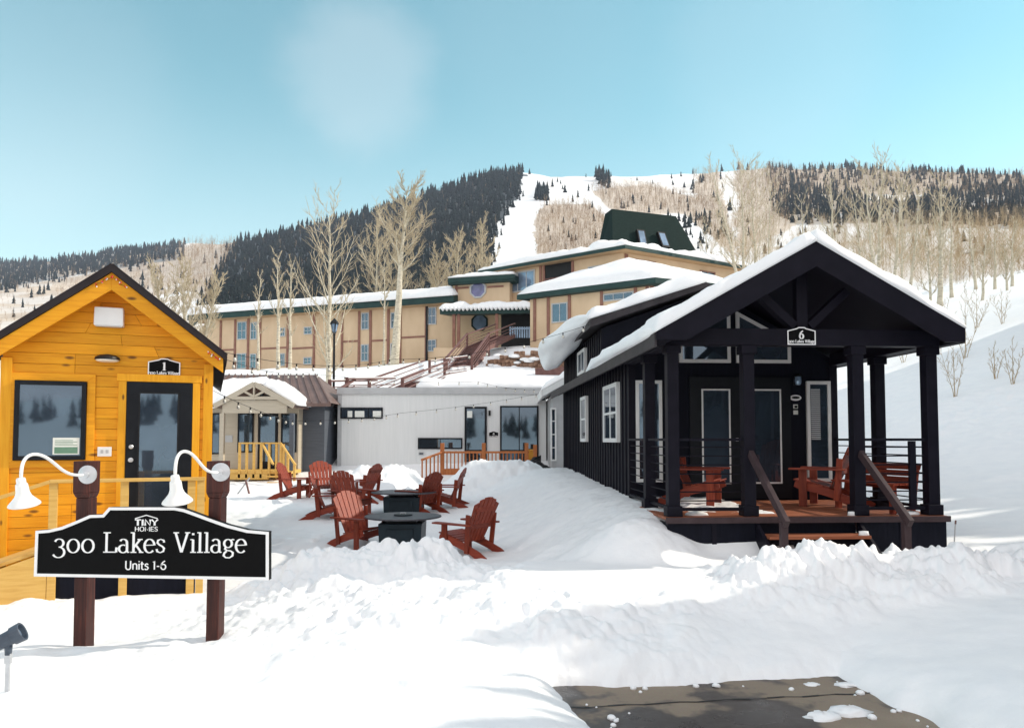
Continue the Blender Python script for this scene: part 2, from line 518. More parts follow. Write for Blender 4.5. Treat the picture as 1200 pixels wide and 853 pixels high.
def H(x, y):
    x = np.asarray(x, float); y = np.asarray(y, float)
    z = base_h(x, y)
    zb0 = z
    r = np.hypot(x, y)
    near = 1 - sstep(28, 45, r)
    # gentle unevenness
    z = z + near * (0.065 * fbm(x, y, 1.7, 3, 3) + .028 * fbm(x, y, .55, 3, 61) * sstep(-.3, .5, fbm(x, y, 2.2, 2, 62)) + 0.04 * fbm(x, y, 4.5, 2, 9))
    z = z + sstep(30, 60, r) * (1 - sstep(120, 300, r)) * 0.35 * fbm(x, y, 9, 3, 21)
    z = z + sstep(120, 400, r) * (6 * fbm(x, y, 120, 4, 31) + 7 * fbm(x, y, 300, 2, 41)) * np.clip(r / 1200, 0.2, 1)
    # mound in front of the fire tables
    cl = fbm(x, y, 0.42, 4, 55, 0.6)
    m = .42 * gauss(x, y, -1.5, 9.3, .85, .65) + .28 * gauss(x, y, -2.55, 9.3, .6, .6) + .22 * gauss(x, y, -.3, 8.6, 1.3, 1.0) \
        + .16 * gauss(x, y, .3, 7.4, .9, 1.1) + .16 * gauss(x, y, -1.4, 6.6, 1.4, .8) + .10 * gauss(x, y, -3.2, 7.9, 1.0, .4)
    ch = np.abs(fbm(x, y, .26, 3, 71))
    m = m + .36 * gauss(x, y, 1.5, 8.75, .9, .7) + .13 * gauss(x, y, -5.6, 8.6, 1.6, .9)
    z = z + m * (1 + .20 * cl) + .09 * ch * np.clip(m * 3.5, 0, 1) * sstep(-.2, .5, fbm(x, y, 1.4, 2, 91))
    # trodden snow between the chairs
    cx0, cy0 = np.floor(x / .42), np.floor(y / .42)
    ii, jj = cx0.astype(np.int64), cy0.astype(np.int64)
    fx = (cx0 + .5 + .28 * _hash(ii, jj, 3)) * .42; fy = (cy0 + .5 + .28 * _hash(ii, jj, 4)) * .42
    pit = np.exp(-(((x - fx) / .085) ** 2 + ((y - fy) / .12) ** 2)) * (_hash(ii, jj, 5) > -.1)
    tz = sstep(10.6, 11.4, y) * (1 - sstep(19, 21, y)) * sstep(-7, -5.5, x) * (1 - sstep(-.3, .6, x))
    z = z - .085 * pit * tz
    z = z + near * .10 * gauss(x, y, -2.5, 4.2, 3.5, .9)
    # plough bank before the porch
    foot = 6.02 + (x - .41) * .12 + .05 * vnoise(x * 2.1, y * 0 + 3, 5) + .025 * fbm(x, y, .16, 3, 66)
    cx_ = [-1, 0.2, 1.0, 1.9, 2.54, 3.1, 3.77, 4.33, 4.9, 5.2, 5.6, 6.2, 7.5, 12]
    ch_ = [.0, .05, .26, .52, .66, .76, .70, .78, .97, .76, .90, 1.04, .85, .8]
    crest = np.interp(x, cx_, ch_)
    up = sstep(0, 1, (y - foot) / 2.1) ** 0.85
    dn = 1 - .45 * sstep(8.15, 9.3, y)
    bank = np.where(y < foot, -1, crest * up * np.where(y > 8.1, dn, 1))
    cmask = np.exp(-0.5 * ((y - 8.1) / .45) ** 2) * sstep(1.6, 2.6, x)
    bank = bank + cmask * (.10 * cl + .085 * np.abs(fbm(x, y, .16, 3, 77))) + .018 * cl * up + .03 * fbm(x, y, .9, 2, 88) * up
    wb = sstep(-.8, .6, x) * (1 - sstep(9.6, 11, y)) * (1 - sstep(9, 12, x))
    z = np.where(wb > 0, z * (1 - wb) + smax(np.minimum(z, .5), bank, .08) * wb, z)
    # drift along the long wall of the dark cabin
    t = np.clip((y - 9.4) / 10.6, 0, 1)
    wx = 2.25 - 1.15 * t
    hh = .98 + .25 * t
    d = wx - x
    ridge = z + (hh - z) * np.exp(-0.5 * (np.maximum(d, 0) / (.85 + .3 * t)) ** 2)
    wr = sstep(9.3, 10.2, y + .5 * np.maximum(0, 1.6 - x) * 0) * (1 - sstep(20, 24, y)) * sstep(4.2, 2.0, d) * (d > -1.4)
    ridge = ridge + .02 * cl
    z = np.where(wr > 0, np.maximum(z, z * (1 - wr) + ridge * wr), z)
    z = smax(z, (.96 + .025 * cl) * gauss(x, y, 1.7, 9.85, .85, .75), .1)
    # shovelled heaps before the white cabin
    def heap(cx, cy, sx, sy, top):
        g = np.exp(-(((x - cx) / sx) ** 4 + ((y - cy) / sy) ** 2))
        return top * g + .035 * cl * g
    z = smax(z, zb0 + heap(-4.0, 21.2, 1.15, 1.3, .74) + heap(-.35, 21.0, 1.5, 1.4, .86) + heap(-2.9, 22.4, .8, .8, .25) + .05 * cl * (y > 18) * (y < 24), .10)
    z = z + .28 * gauss(x, y, -5.6, 22.5, .9, .8)
    # cleared drive
    le = np.where(y > 5, .41 + (5.94 - y) * .34, .72 - (5 - y) * .5) + .05 * fbm(x, y, .35, 3, 8)
    ri = 2.72 + (6.26 - y) * .20 + .10 * fbm(x, y, .5, 3, 12)
    e = np.maximum(np.maximum(le - x, x - ri), np.maximum(y - foot, -29 - y))
    keep = np.where(e > 0, 1 - np.exp(-np.maximum(e, 0) / .27), 0)
    keep = np.where(e > 2.5, 1, keep)
    z = -.07 + (z + .07) * keep
    return z

def Hs(x, y):
    return float(H(np.array([x]), np.array([y]))[0])

def proj(x, y, z):
    """photo pixel of world points"""
    c, s = math.cos(PITCH), math.sin(PITCH)
    dz = z - EYE
    f = y * c + dz * s
    u = -y * s + dz * c
    return CX + F * x / f, CY - F * u / f

def inpoly(px, py, poly):
    ins = np.zeros(px.shape, bool)
    n = len(poly)
    for i in range(n):
        x1, y1 = poly[i]; x2, y2 = poly[(i + 1) % n]
        c = ((y1 > py) != (y2 > py)) & (px < (x2 - x1) * (py - y1) / ((y2 - y1) if y2 != y1 else 1e-9) + x1)
        ins ^= c
    return ins

P_SPUR = [(228, 372), (262, 300), (275, 284), (330, 266), (420, 244), (500, 216), (560, 200), (612, 192), (640, 190), (610, 205), (606, 228), (585, 262), (572, 316), (520, 335), (430, 360)]
P_LFAR = [(-60, 330), (0, 310), (60, 292), (130, 285), (212, 286), (212, 300), (150, 312), (60, 326), (0, 340), (-60, 350)]
P_RDARK = [(905, 245), (930, 214), (985, 226), (1060, 240), (1130, 226), (1230, 214), (1230, 268), (1130, 266), (1000, 262), (930, 262)]
P_RTOP = [(640, 188), (820, 193), (900, 188), (1230, 200), (1230, 207), (900, 196), (800, 201), (640, 196)]
P_RMIX = [(900, 196), (1230, 206), (1230, 230), (1000, 228), (900, 226)]
P_CLUMPS = [[(627, 223), (644, 223), (644, 237), (627, 237)], [(700, 203), (716, 208), (714, 223), (702, 214)], [(785, 258), (850, 250), (862, 285), (800, 300)], [(640, 189), (735, 191), (720, 205), (650, 198)]]
P_BARE = [[(640, 240), (690, 238), (720, 262), (690, 312), (628, 300), (628, 260)], [(690, 222), (760, 218), (850, 240), (860, 300), (800, 250), (720, 250)],
          [(815, 200), (845, 200), (845, 250), (815, 240)], [(862, 196), (930, 196), (930, 262), (862, 300)], [(205, 290), (262, 276), (275, 285), (240, 350), (205, 330)], [(60, 330), (205, 300), (205, 335), (60, 350)]]
P_TANSLOPE = [(-80, 345), (120, 322), (200, 330), (150, 380), (-80, 400)]

def build_ground():
    # polar sheet round the camera: one sheet out to and past the ridges
    rr = np.concatenate([np.linspace(.4, 3.4, 14)[:-1], np.exp(np.linspace(math.log(3.4), math.log(16), 430))[:-1],
                         np.exp(np.linspace(math.log(16), math.log(60), 210))[:-1], np.exp(np.linspace(math.log(60), math.log(3600), 330))])
    a1 = np.linspace(-41, 41, 860)
    a0 = np.linspace(-180, -41, 90)[:-1]
    a2 = np.linspace(41, 180, 90)[1:-1]
    aa = np.radians(np.concatenate([a0, a1, a2]))
    nr, na = len(rr), len(aa)
    RR, AA = np.meshgrid(rr, aa, indexing='ij')
    X, Y = RR * np.sin(AA), RR * np.cos(AA)
    Zg = H(X.ravel(), Y.ravel())
    co = np.column_stack([X.ravel(), Y.ravel(), Zg]).astype(np.float32)
    idx = np.arange(nr * na).reshape(nr, na)
    nx = np.roll(idx, -1, axis=1)
    q = np.stack([idx[:-1], nx[:-1], nx[1:], idx[1:]], axis=-1).reshape(-1, 4)[:, ::-1]
    me = bpy.data.meshes.new('snow_ground')
    me.vertices.add(nr * na); me.vertices.foreach_set('co', co.ravel())
    me.loops.add(q.size); me.loops.foreach_set('vertex_index', q.ravel().astype(np.int32))
    me.polygons.add(len(q)); me.polygons.foreach_set('loop_start', (np.arange(len(q)) * 4).astype(np.int32))
    me.polygons.foreach_set('use_smooth', np.ones(len(q), bool))
    me.update(calc_edges=True)
    # what grows on it
    cov = np.zeros((nr * na, 4), np.float32); cov[:, 3] = 1
    far = (Y.ravel() > 85)
    px, py = proj(X.ravel()[far], Y.ravel()[far], Zg[far])
    fo = np.zeros(px.shape); br = np.zeros(px.shape)
    j1 = 5 * fbm(X.ravel()[far], Y.ravel()[far], 60, 3, 5)
    for P, s in ((P_SPUR, .95), (P_LFAR, .72), (P_RDARK, .6), (P_RMIX, .25)):
        fo = np.maximum(fo, inpoly(px + j1, py + j1 * .5, P) * s)
    for P in P_BARE:
        br = np.maximum(br, inpoly(px + j1, py + j1 * .5, P) * .75)
    br = np.maximum(br, inpoly(px, py + j1, P_TANSLOPE) * .5)
    br = np.maximum(br, sstep(810, 880, px) * sstep(215, 262, py + 3 * j1) * (1 - sstep(318, 345, py + j1)) * np.clip(.42 + .1 * j1, .1, .7))
    br = np.maximum(br, inpoly(px, py, P_RMIX) * .8)
    br = np.maximum(br, (px < 265) * (py > 296) * np.clip(.48 + .12 * j1, 0, .8))
    br = np.maximum(br, (px > 860) * (py > 190) * (py < 262) * np.clip(.5 + .1 * j1, .1, .8))
    br = np.maximum(br, (px > 640) * (px < 860) * (py > 205) * (py < 300) * np.clip(.2 + .25 * j1 / 5, 0, .6))
    cov[far, 0] = fo; cov[far, 1] = br
    at = me.color_attributes.new('cover', 'FLOAT_COLOR', 'POINT')
    at.data.foreach_set('color', cov.ravel())
    me.materials.append(M['snow'])
    o = bpy.data.objects.new('snow_ground', me)
    COL.objects.link(o)
    tag(o, 'snow covered ground rising from the yard to the ski mountain', None, None, 'structure')

build_ground()

mb = MB()
mb.add([(-3, -30, 0), (9, -30, 0), (9, 6.9, 0), (-3, 6.9, 0)], [(0, 1, 2, 3)])
tag(part('asphalt_drive', mb, 'asphalt', None), 'patch of wet cleared asphalt between the snow banks', None, None, 'structure')
# thin tar seam across the drive
mb = MB()
pts = [(0.3 + i * .14, 5.62 + i * .019 + .012 * math.sin(i * 2.1), .004) for i in range(22)]
for i in range(len(pts) - 1):
    a, b = pts[i], pts[i + 1]
    w = .005 + .008 * math.sin(i * 1.7) ** 2
    mb.add([(a[0], a[1] - w, .004), (b[0], b[1] - w, .004), (b[0], b[1] + w, .004), (a[0], a[1] + w, .004)], [(0, 1, 2, 3)])
tag(part('asphalt_joint', mb, 'black', None), 'dark tar joint running across the wet asphalt', None, None, 'structure')
# lumps of snow fallen on the drive
def lump(name, loc, sx, sy, sz, seed, label):
    r0 = np.random.default_rng(seed)
    n, k = 14, 7
    vs, fs = [], []
    for i in range(k):
        ph = (i / (k - 1)) * PI / 2
        for j in range(n):
            th = 2 * PI * j / n
            q = 1 + .25 * r0.standard_normal() * .6
            vs.append((math.cos(th) * math.cos(ph) * sx * q, math.sin(th) * math.cos(ph) * sy * q, math.sin(ph) * sz * (1 + .2 * r0.standard_normal() * .5) - .01))
    for i in range(k - 1):
        for j in range(n):
            fs.append((i * n + j, i * n + (j + 1) % n, (i + 1) * n + (j + 1) % n, (i + 1) * n + j))
    m_ = MB(); m_.add(vs, fs)
    o = m_.build(name, 'snow', None, smooth=True)
    o.location = loc
    tag(o, label, 'snow lump', 'snow lumps on the asphalt')
for i, (px, py, s, lab) in enumerate([(958, 834, .085, 'long white snow lump lying on the wet asphalt'), (988, 829, .10, 'largest snow lump on the wet asphalt, beside the bank'),
                                      (946, 797, .045, 'tiny round snow lump at the top edge of the asphalt'), (985, 798, .06, 'small snow lump at the asphalt corner under the bank')]):
    Yq = 2.0 / (py - HZ) * F
    lump('snow_lump', ((px - CX) / F * Yq, Yq, .004), s * 1.5, s, s * .5, 40 + i, lab)

r0 = np.random.default_rng(77)
mb = MB()
for k in range(30):
    side = r0.random()
    if side < .45:
        yq = r0.uniform(5.0, 6.2); xq = 2.72 + (6.26 - yq) * .20 - abs(r0.normal(0, .16))
    elif side < .75:
        xq = r0.uniform(.5, 2.7); yq = 6.0 + (xq - .41) * .12 - abs(r0.normal(0, .09))
    else:
        yq = r0.uniform(5.0, 5.95); xq = .45 + (5.94 - yq) * .34 + abs(r0.normal(0, .10))
    q = .007 + .022 * r0.random() ** 3
    mb.lathe([(q * 1.3, -.003), (q * 1.2, q * .5), (q * .7, q * .9), (.002, q)], 7, (xq, yq, .003), (r0.normal(0, .15), r0.normal(0, .15), 1))
tag(part('slush_crumbs', mb, 'snow', None, smooth=True), 'crumbs of slush scattered along the edges of the cleared asphalt', None, None, 'stuff')

# ------------------------------------------------------------------ stroke lettering
def arc(cx, cy, rx, ry, a0, a1, n=16):
    return [(cx + rx * math.cos(R(a0 + (a1 - a0) * i / n)), cy + ry * math.sin(R(a0 + (a1 - a0) * i / n))) for i in range(n + 1)]
SERIF = {
    '3': (.60, [arc(.27, .47, .20, .20, 160, -90), arc(.25, .02, .27, .26, 90, -155)], []),
    '0': (.68, [arc(.33, .33, .26, .33, 0, 360, 28)], []),
    'L': (.70, [[(.17, 0), (.17, 1)], [(.62, .02), (.64, .26)]], [(.02, .98, .36), (.02, .03, .62)]),
    'a': (.56, [arc(.25, .47, .17, .19, 150, 20) + [(.42, .30), (.42, .10), (.46, .02), (.53, .03)], arc(.24, .19, .19, .19, 60, 330)], []),
    'k': (.62, [[(.16, 0), (.16, 1)], [(.18, .26), (.46, .64)], [(.27, .38), (.52, .02)]], [(.02, .98, .17), (.03, .02, .30), (.34, .65, .58), (.42, .02, .63)]),
    'e': (.56, [arc(.28, .33, .23, .33, 5, 318, 22), [(.06, .36), (.50, .38)]], []),
    's': (.48, [[(.39, .50), (.38, .60), (.24, .66), (.11, .60), (.09, .48), (.17, .39), (.31, .31), (.40, .21), (.37, .07), (.22, .0), (.08, .06), (.06, .18)]], []),
    'V': (.76, [[(.10, .98), (.38, .02)], [(.39, .02), (.66, .98)]], [(.0, .98, .26), (.54, .98, .78)]),
    'i': (.32, [[(.16, 0), (.16, .64)], [(.16, .86), (.16, .96)]], [(.03, .64, .17), (.03, .02, .30)]),
    'l': (.32, [[(.16, 0), (.16, 1)]], [(.03, .98, .17), (.03, .02, .30)]),
    'g': (.58, [arc(.26, .45, .18, .20, 0, 360, 22), [(.16, .28), (.12, .18), (.22, .11), (.38, .09), (.49, .0), (.48, -.14), (.34, -.25), (.16, -.24), (.06, -.14), (.10, -.02), (.20, .08)], [(.38, .58), (.46, .65), (.55, .63)]], []),
    ' ': (.34, [], []),
    '6': (.60, [[(.48, .97), (.28, .84), (.13, .62), (.07, .36)] + arc(.29, .30, .22, .29, 180, 540, 24)], []),
    '1': (.46, [[(.10, .80), (.24, .97), (.24, .0)]], [(.05, .02, .43)]),
    '4': (.62, [[(.42, 0), (.42, 1), (.05, .3), (.58, .3)]], []),
}
SANS = {
    'U': (.66, [[(.09, .98), (.09, .30)] + arc(.31, .27, .22, .27, 180, 360, 10) + [(.53, .98)]]),
    'n': (.56, [[(.09, 0), (.09, .66)], [(.09, .40)] + arc(.27, .44, .18, .22, 170, 0, 8) + [(.45, 0)]]),
    'i': (.22, [[(.10, 0), (.10, .66)], [(.10, .85), (.10, .95)]]),
    't': (.36, [[(.14, .88), (.14, .12), (.20, .02), (.33, .02)], [(.02, .64), (.31, .64)]]),
    's': (.46, [[(.37, .56), (.24, .66), (.09, .57), (.10, .43), (.30, .31), (.38, .19), (.30, .03), (.16, .0), (.05, .09)]]),
    '1': (.34, [[(.05, .82), (.18, .97), (.18, 0)]]), '-': (.38, [[(.06, .36), (.30, .36)]]),
    '6': (.60, [[(.44, .97), (.26, .84), (.12, .62), (.07, .36)] + arc(.29, .30, .22, .29, 180, 540, 20)]),
    ' ': (.30, []),
    'T': (.62, [[(.02, .95), (.60, .95)], [(.31, .95), (.31, 0)]]), 'I': (.30, [[(.15, 0), (.15, 1)]]), 'N': (.70, [[(.1, 0), (.1, 1), (.58, 0), (.58, 1)]]),
    'Y': (.64, [[(.02, 1), (.31, .48), (.60, 1)], [(.31, .48), (.31, 0)]]), 'H': (.68, [[(.1, 0), (.1, 1)], [(.56, 0), (.56, 1)], [(.1, .52), (.56, .52)]]),
    'O': (.76, [arc(.37, .5, .29, .48, 0, 360, 20)]), 'M': (.82, [[(.1, 0), (.1, 1), (.41, .25), (.70, 1), (.70, 0)]]),
    'E': (.56, [[(.10, 0), (.10, 1)], [(.1, .96), (.52, .96)], [(.1, .5), (.45, .5)], [(.1, .04), (.52, .04)]]),
    'S': (.56, [[(.46, .80), (.36, .96), (.16, .96), (.08, .76), (.18, .58), (.38, .46), (.46, .26), (.38, .05), (.16, .03), (.06, .20)]]),
}
def text(mb, s, x0, z0, h, y, thick=.15, thin=.06, font=SERIF, sx=1.0, track=0.0, centre=None, slab=False):
    """lettering as ribbons standing just before the plane y, facing -y"""
    width = sum(font[c][0] + track for c in s) * h * sx
    if centre is not None:
        x0 = centre - width / 2
    k = 0
    for c in s:
        g = font[c]
        strokes = list(g[1])
        rects = [([(a, yy), (b, yy)]) for a, yy, b in (g[2] if len(g) > 2 else [])]
        for st, bar_ in [(q, False) for q in strokes] + [(q, True) for q in rects]:
            k += 1
            yy = y - .0002 * (k % 9)
            n = len(st)
            L_, R_ = [], []
            for i, (a, b) in enumerate(st):
                p, q = st[max(i - 1, 0)], st[min(i + 1, n - 1)]
                dx, dz = q[0] - p[0], q[1] - p[1]
                l = math.hypot(dx, dz) or 1
                dx, dz = dx / l, dz / l
                w = (.055 if bar_ else thin + (thick - thin) * abs(dz) ** 1.3) / 2
                if slab: w = thick / 2
                L_.append((x0 + (a - dz * w) * h * sx, yy, z0 + (b + dx * w) * h))
                R_.append((x0 + (a + dz * w) * h * sx, yy, z0 + (b - dx * w) * h))
            for i in range(n - 1):
                mb.add([L_[i], R_[i], R_[i + 1], L_[i + 1]], [(0, 1, 2, 3)])
        x0 += (g[0] + track) * h * sx

# ------------------------------------------------------------------ shared bits
def snow_slab(name, parent, c00, c10, c11, c01, t, nu=40, nv=16, edge=.12, seed=1, over=0.0, rough=.25, lift=.004, mat='snow'):
    """snow lying on the roof quad c00-c10-c11-c01 with a rounded, uneven edge"""
    c00, c10, c11, c01 = [Vector(c) for c in (c00, c10, c11, c01)]
    lu = ((c10 - c00).length + (c11 - c01).length) / 2
    lv = ((c01 - c00).length + (c11 - c10).length) / 2
    U, V = np.meshgrid(np.linspace(0, 1, nu), np.linspace(0, 1, nv))
    du = np.minimum(U, 1 - U) * lu; dv = np.minimum(V, 1 - V) * lv
    e = np.minimum(du, dv)
    prof = np.sqrt(np.clip(1 - (1 - np.clip(e / edge, 0, 1)) ** 2, 0, 1)) * .8 + .2
    nz = fbm(U * lu + seed * 7, V * lv, max(.35, t * 2.2), 4, seed)
    th = t * prof * (1 + rough * nz)
    P = np.array(c00)[None, None] * ((1 - U) * (1 - V))[..., None] + np.array(c10)[None, None] * (U * (1 - V))[..., None] + np.array(c11)[None, None] * (U * V)[..., None] + np.array(c01)[None, None] * ((1 - U) * V)[..., None]
    # ragged outline
    ctr = P.mean(axis=(0, 1))
    out = np.where(e[..., None] < 1e-6, (P - ctr) / np.maximum(np.linalg.norm(P - ctr, axis=-1, keepdims=True), 1e-6), 0)
    P = P + out * (over * (.6 + .8 * nz))[..., None]
    top = P.copy(); top[..., 2] += th + lift
    bot = P.copy(); bot[..., 2] += lift
    vs = [tuple(p) for p in top.reshape(-1, 3)] + [tuple(p) for p in bot.reshape(-1, 3)]
    n = nu * nv
    fs = []
    for j in range(nv - 1):
        for i in range(nu - 1):
            a = j * nu + i
            fs.append((a, a + 1, a + nu + 1, a + nu))
            fs.append((n + a, n + a + nu, n + a + nu + 1, n + a + 1))
    ring = [(0, i) for i in range(nu)] + [(j, nu - 1) for j in range(1, nv)] + [(nv - 1, i) for i in range(nu - 2, -1, -1)] + [(j, 0) for j in range(nv - 2, 0, -1)]
    ring = [j * nu + i for j, i in ring]
    for k in range(len(ring)):
        a, b = ring[k], ring[(k + 1) % len(ring)]
        fs.append((a, n + a, n + b, b))
    m_ = MB(); m_.add(vs, fs)
    return m_.build(name, mat, parent, smooth=True)

def blob_snow(name, parent, pts, seed, mat='snow', nseg=22):
    """snow bulge swept through (point, half-width, half-height) stations"""
    r0 = np.random.default_rng(seed)
    m_ = MB()
    rings = []
    for i, (p, a, b) in enumerate(pts):
        p = Vector(p)
        d = Vector(pts[min(i + 1, len(pts) - 1)][0]) - Vector(pts[max(i - 1, 0)][0])
        d.normalize()
        s_ = d.cross(Vector((0, 0, 1))).normalized()
        u_ = s_.cross(d).normalized()
        ring = []
        for k in range(nseg):
            th = 2 * PI * k / nseg
            q = 1 + .12 * math.sin(3 * th + i) + .10 * r0.standard_normal()
            ring.append(p + s_ * math.cos(th) * a * q + u_ * math.sin(th) * b * q)
        rings.append(ring)
    vs = [v for q in rings for v in q]
    fs = [(i * nseg + k, i * nseg + (k + 1) % nseg, (i + 1) * nseg + (k + 1) % nseg, (i + 1) * nseg + k) for i in range(len(rings) - 1) for k in range(nseg)]
    fs += [tuple(range(nseg)), tuple(range((len(rings) - 1) * nseg, len(rings) * nseg))]
    m_.add(vs, fs)
    o = m_.build(name, mat, parent, smooth=True)
    s = o.modifiers.new('soft', 'SUBSURF'); s.levels = 1; s.render_levels = 1
    return o

def window(parent, x0, z0, x1, z1, y, fr=.05, frame_mat='white', pane_mat='glass', depth=.05, muntins=(0, 0), name='window', xf=None):
    """window standing proud of the wall plane y (facing -y): frame with a pane sub-part"""
    f = MB()
    f.ring_frame(rect(x0, z0, x1, z1), fr, y - depth, y + .02)
    nx, nz = muntins
    for i in range(nx):
        xm = x0 + (x1 - x0) * (i + 1) / (nx + 1)
        f.box(xm - fr * .28, y - depth * .8, z0 + fr, xm + fr * .28, y - .008, z1 - fr)
    for i in range(nz):
        zm = z0 + (z1 - z0) * (i + 1) / (nz + 1)
        f.box(x0 + fr, y - depth * .7, zm - fr * .28, x1 - fr, y - .009, zm + fr * .28)
    fo = f.build(name, frame_mat, parent, bevel=.003 if fr > .02 else 0, xf=xf)
    g = MB().box(x0 + fr * .9, y - .03 if depth > .04 else y - depth * .6, z0 + fr * .9, x1 - fr * .9, y + .01, z1 - fr * .9)
    g.build('pane', pane_mat, fo, xf=xf)
    return fo

def unit_plaque(name, label, loc, rz, w, number):
    """small black house plaque with a low arched top and white edge"""
    h = w * .62
    t = thing(name, label, 'sign', loc, rz)
    out = [(-w / 2, 0), (w / 2, 0), (w / 2, h * .80), (w * .18, h * .93), (w * .10, h), (-w * .10, h), (-w * .18, h * .93), (-w / 2, h * .80)]
    MB().prism(out, -.012, 0.0).build('board', 'signblack', t)
    e = MB()
    inn = inset(out, w * .035)
    for i in range(len(out)):
        j = (i + 1) % len(out)
        a, b, c, d = out[i], out[j], inn[j], inn[i]
        e.hexa([(a[0], -.017, a[1]), (b[0], -.017, b[1]), (b[0], -.0121, b[1]), (a[0], -.0121, a[1]), (d[0], -.017, d[1]), (c[0], -.017, c[1]), (c[0], -.0121, c[1]), (d[0], -.0121, d[1])])
    e.build('border', 'signwhite', t)
    tx = MB()
    text(tx, number, 0, h * .34, h * .46, -.0165, .22, .10, SERIF, centre=0)
    tx.build('numeral', 'signwhite', t)
    tx = MB()
    text(tx, '300 Lakes Village', 0, h * .12, h * .17, -.0165, .20, .12, SERIF, sx=w * .88 / (h * .17 * 8.4), centre=0)
    tx.build('lettering', 'signwhite', t)
    return t

# ------------------------------------------------------------------ yellow pine cabin (unit 1)
PH1 = R(22)
O1 = Vector((-5.51, 10.2, 0))
C1 = thing('pine_cabin', 'small yellow knotty pine cabin with a dark gable roof and black front door', 'cabin', O1, PH1)
def fac1(px):
    k = (px - CX) / F
    return (k * O1.y - O1.x) / (math.cos(PH1) - math.sin(PH1) * k)
def xf1(x, y, z):
    return O1 + Vector((x * math.cos(PH1) - y * math.sin(PH1), x * math.sin(PH1) + y * math.cos(PH1), z))
HW1, PEAK1, EAVE1, LEN1 = 1.28, 4.20, 3.20, 7.0
# body behind the boards
MB().prism([(-HW1, .26), (HW1, .26), (HW1, EAVE1), (0, PEAK1), (-HW1, EAVE1)], .03, LEN1).build('wall', 'metal_dark', C1)
# front boards: tongue and groove
mb = MB()
z = .26
bh = .145
roofx = lambda z: HW1 if z <= EAVE1 else max(0.0, HW1 * (PEAK1 - z) / (PEAK1 - EAVE1))
while z < PEAK1 - .02:
    z1 = min(z + bh - .004, PEAK1 - .01)
    a, b = roofx(z), roofx(z1)
    # boards are butt-jointed here and there
    cuts = [-1, 1] if a < .5 else [-1, random.choice([-.35, .1, .45]), 1]
    for i in range(len(cuts) - 1):
        l0, l1 = cuts[i], cuts[i + 1]
        g = .0015
        mb.prism([(a * l0 + g, z), (a * l1 - g, z), (b * l1 - g, z1), (b * l0 + g, z1)], .0, .032)
    z += bh
part('siding', mb, 'pine', C1, bevel=.004)
# skirting
part('skirting', MB().box(-HW1 + .03, .05, -.9, HW1 - .03, LEN1 - .1, .255), 'navy', C1)
# corner boards and the trim round the openings
for s in (-1, 1):
    part('corner_board', MB().box(s * (HW1 - .115), -.028, .26, s * (HW1 + .012), -.002, EAVE1 - .12), 'pine_v', C1, bevel=.004)
# barge boards under the roof edge
sl1 = (PEAK1 - EAVE1) / HW1
for s in (-1, 1):
    mb = MB()
    ov = 1.42
    top = lambda x: PEAK1 + .05 - sl1 * x
    mb.prism([(0, top(0)), (s * ov, top(ov)), (s * ov, top(ov) - .20), (0, top(0) - .235)], -.30, -.262)
    part('barge_board', mb, 'pine', C1, bevel=.004)
    mb = MB().prism([(0, top(0) - .03), (s * ov * .995, top(ov * .995) - .03), (s * ov * .995, top(ov * .995) - .055), (0, top(0) - .055)], -.26, 0)
    part('soffit', mb, 'pine_v', C1)
# roof
rf = MB()
for s in (-1, 1):
    rf.prism([(0, PEAK1 + .055), (s * 1.47, PEAK1 + .055 - sl1 * 1.47), (s * 1.47, PEAK1 + .13 - sl1 * 1.47), (0, PEAK1 + .15)], -.335, LEN1 + .2)
rfo = part('roof', rf, 'metal_dark', C1)
rb = MB()
for s in (-1, 1):
    for k in range(18):
        yy = -.3 + k * .42
        rb.bar((0, yy, PEAK1 + .16), (s * 1.47, yy, PEAK1 + .14 - sl1 * 1.47), .025, .035)
rb.build('seam', 'metal_dark', rfo)
snow_slab('snow_cover', rfo, (-1.45, .3, PEAK1 + .13 - sl1 * 1.45), (-1.45, 6.8, PEAK1 + .13 - sl1 * 1.45), (-.1, 6.8, PEAK1 + .10), (-.1, .3, PEAK1 + .10), .12, 40, 12, seed=3)
# window
x0, x1 = fac1(17), fac1(101)
wn = window(C1, x0, 1.73, x1, 2.78, -.01, .055, 'frame_black', 'glass_blue', .05)
mb = MB().ring_frame(rect(x0 - .105, 1.625, x1 + .105, 2.885), .10, -.026, -.002)
part('window_trim', mb, 'pine', C1, bevel=.004)
# door with a full pane
x0, x1 = fac1(148), fac1(225)
zd0, zd1 = .74, 2.80
dr = part('door', MB().box(x0, -.035, zd0, x1, .02, zd1), 'frame_black', C1, bevel=.004)
pn = MB().ring_frame(rect(x0 + .15, zd0 + .22, x1 - .17, zd1 - .14), .02, -.045, -.03)
pn.build('pane_frame', 'black', dr)
MB().box(x0 + .165, -.041, zd0 + .235, x1 - .185, -.036, zd1 - .155).build('pane', 'glass_blue', dr)
hd = MB().lathe([(.032, 0), (.032, .012), (.012, .014), (.012, .05), (.03, .052), (.03, .075), (.01, .08)], 14, (x0 + .07, -.036, zd0 + .98), (0, -1, 0))
hd.lathe([(.03, 0), (.03, .012), (.02, .02)], 14, (x0 + .07, -.036, zd0 + 1.16), (0, -1, 0))
hd.build('handle', 'silver', dr, smooth=False)
mb = MB().box(x0 - .105, -.03, zd0, x0 - .004, -.002, zd1 + .004).box(x1 + .004, -.03, zd0, x1 + .10, -.002, zd1 + .004).box(x0 - .125, -.034, zd1 + .006, x1 + .12, -.002, zd1 + .11)
part('door_trim', mb, 'pine_v', C1, bevel=.004)
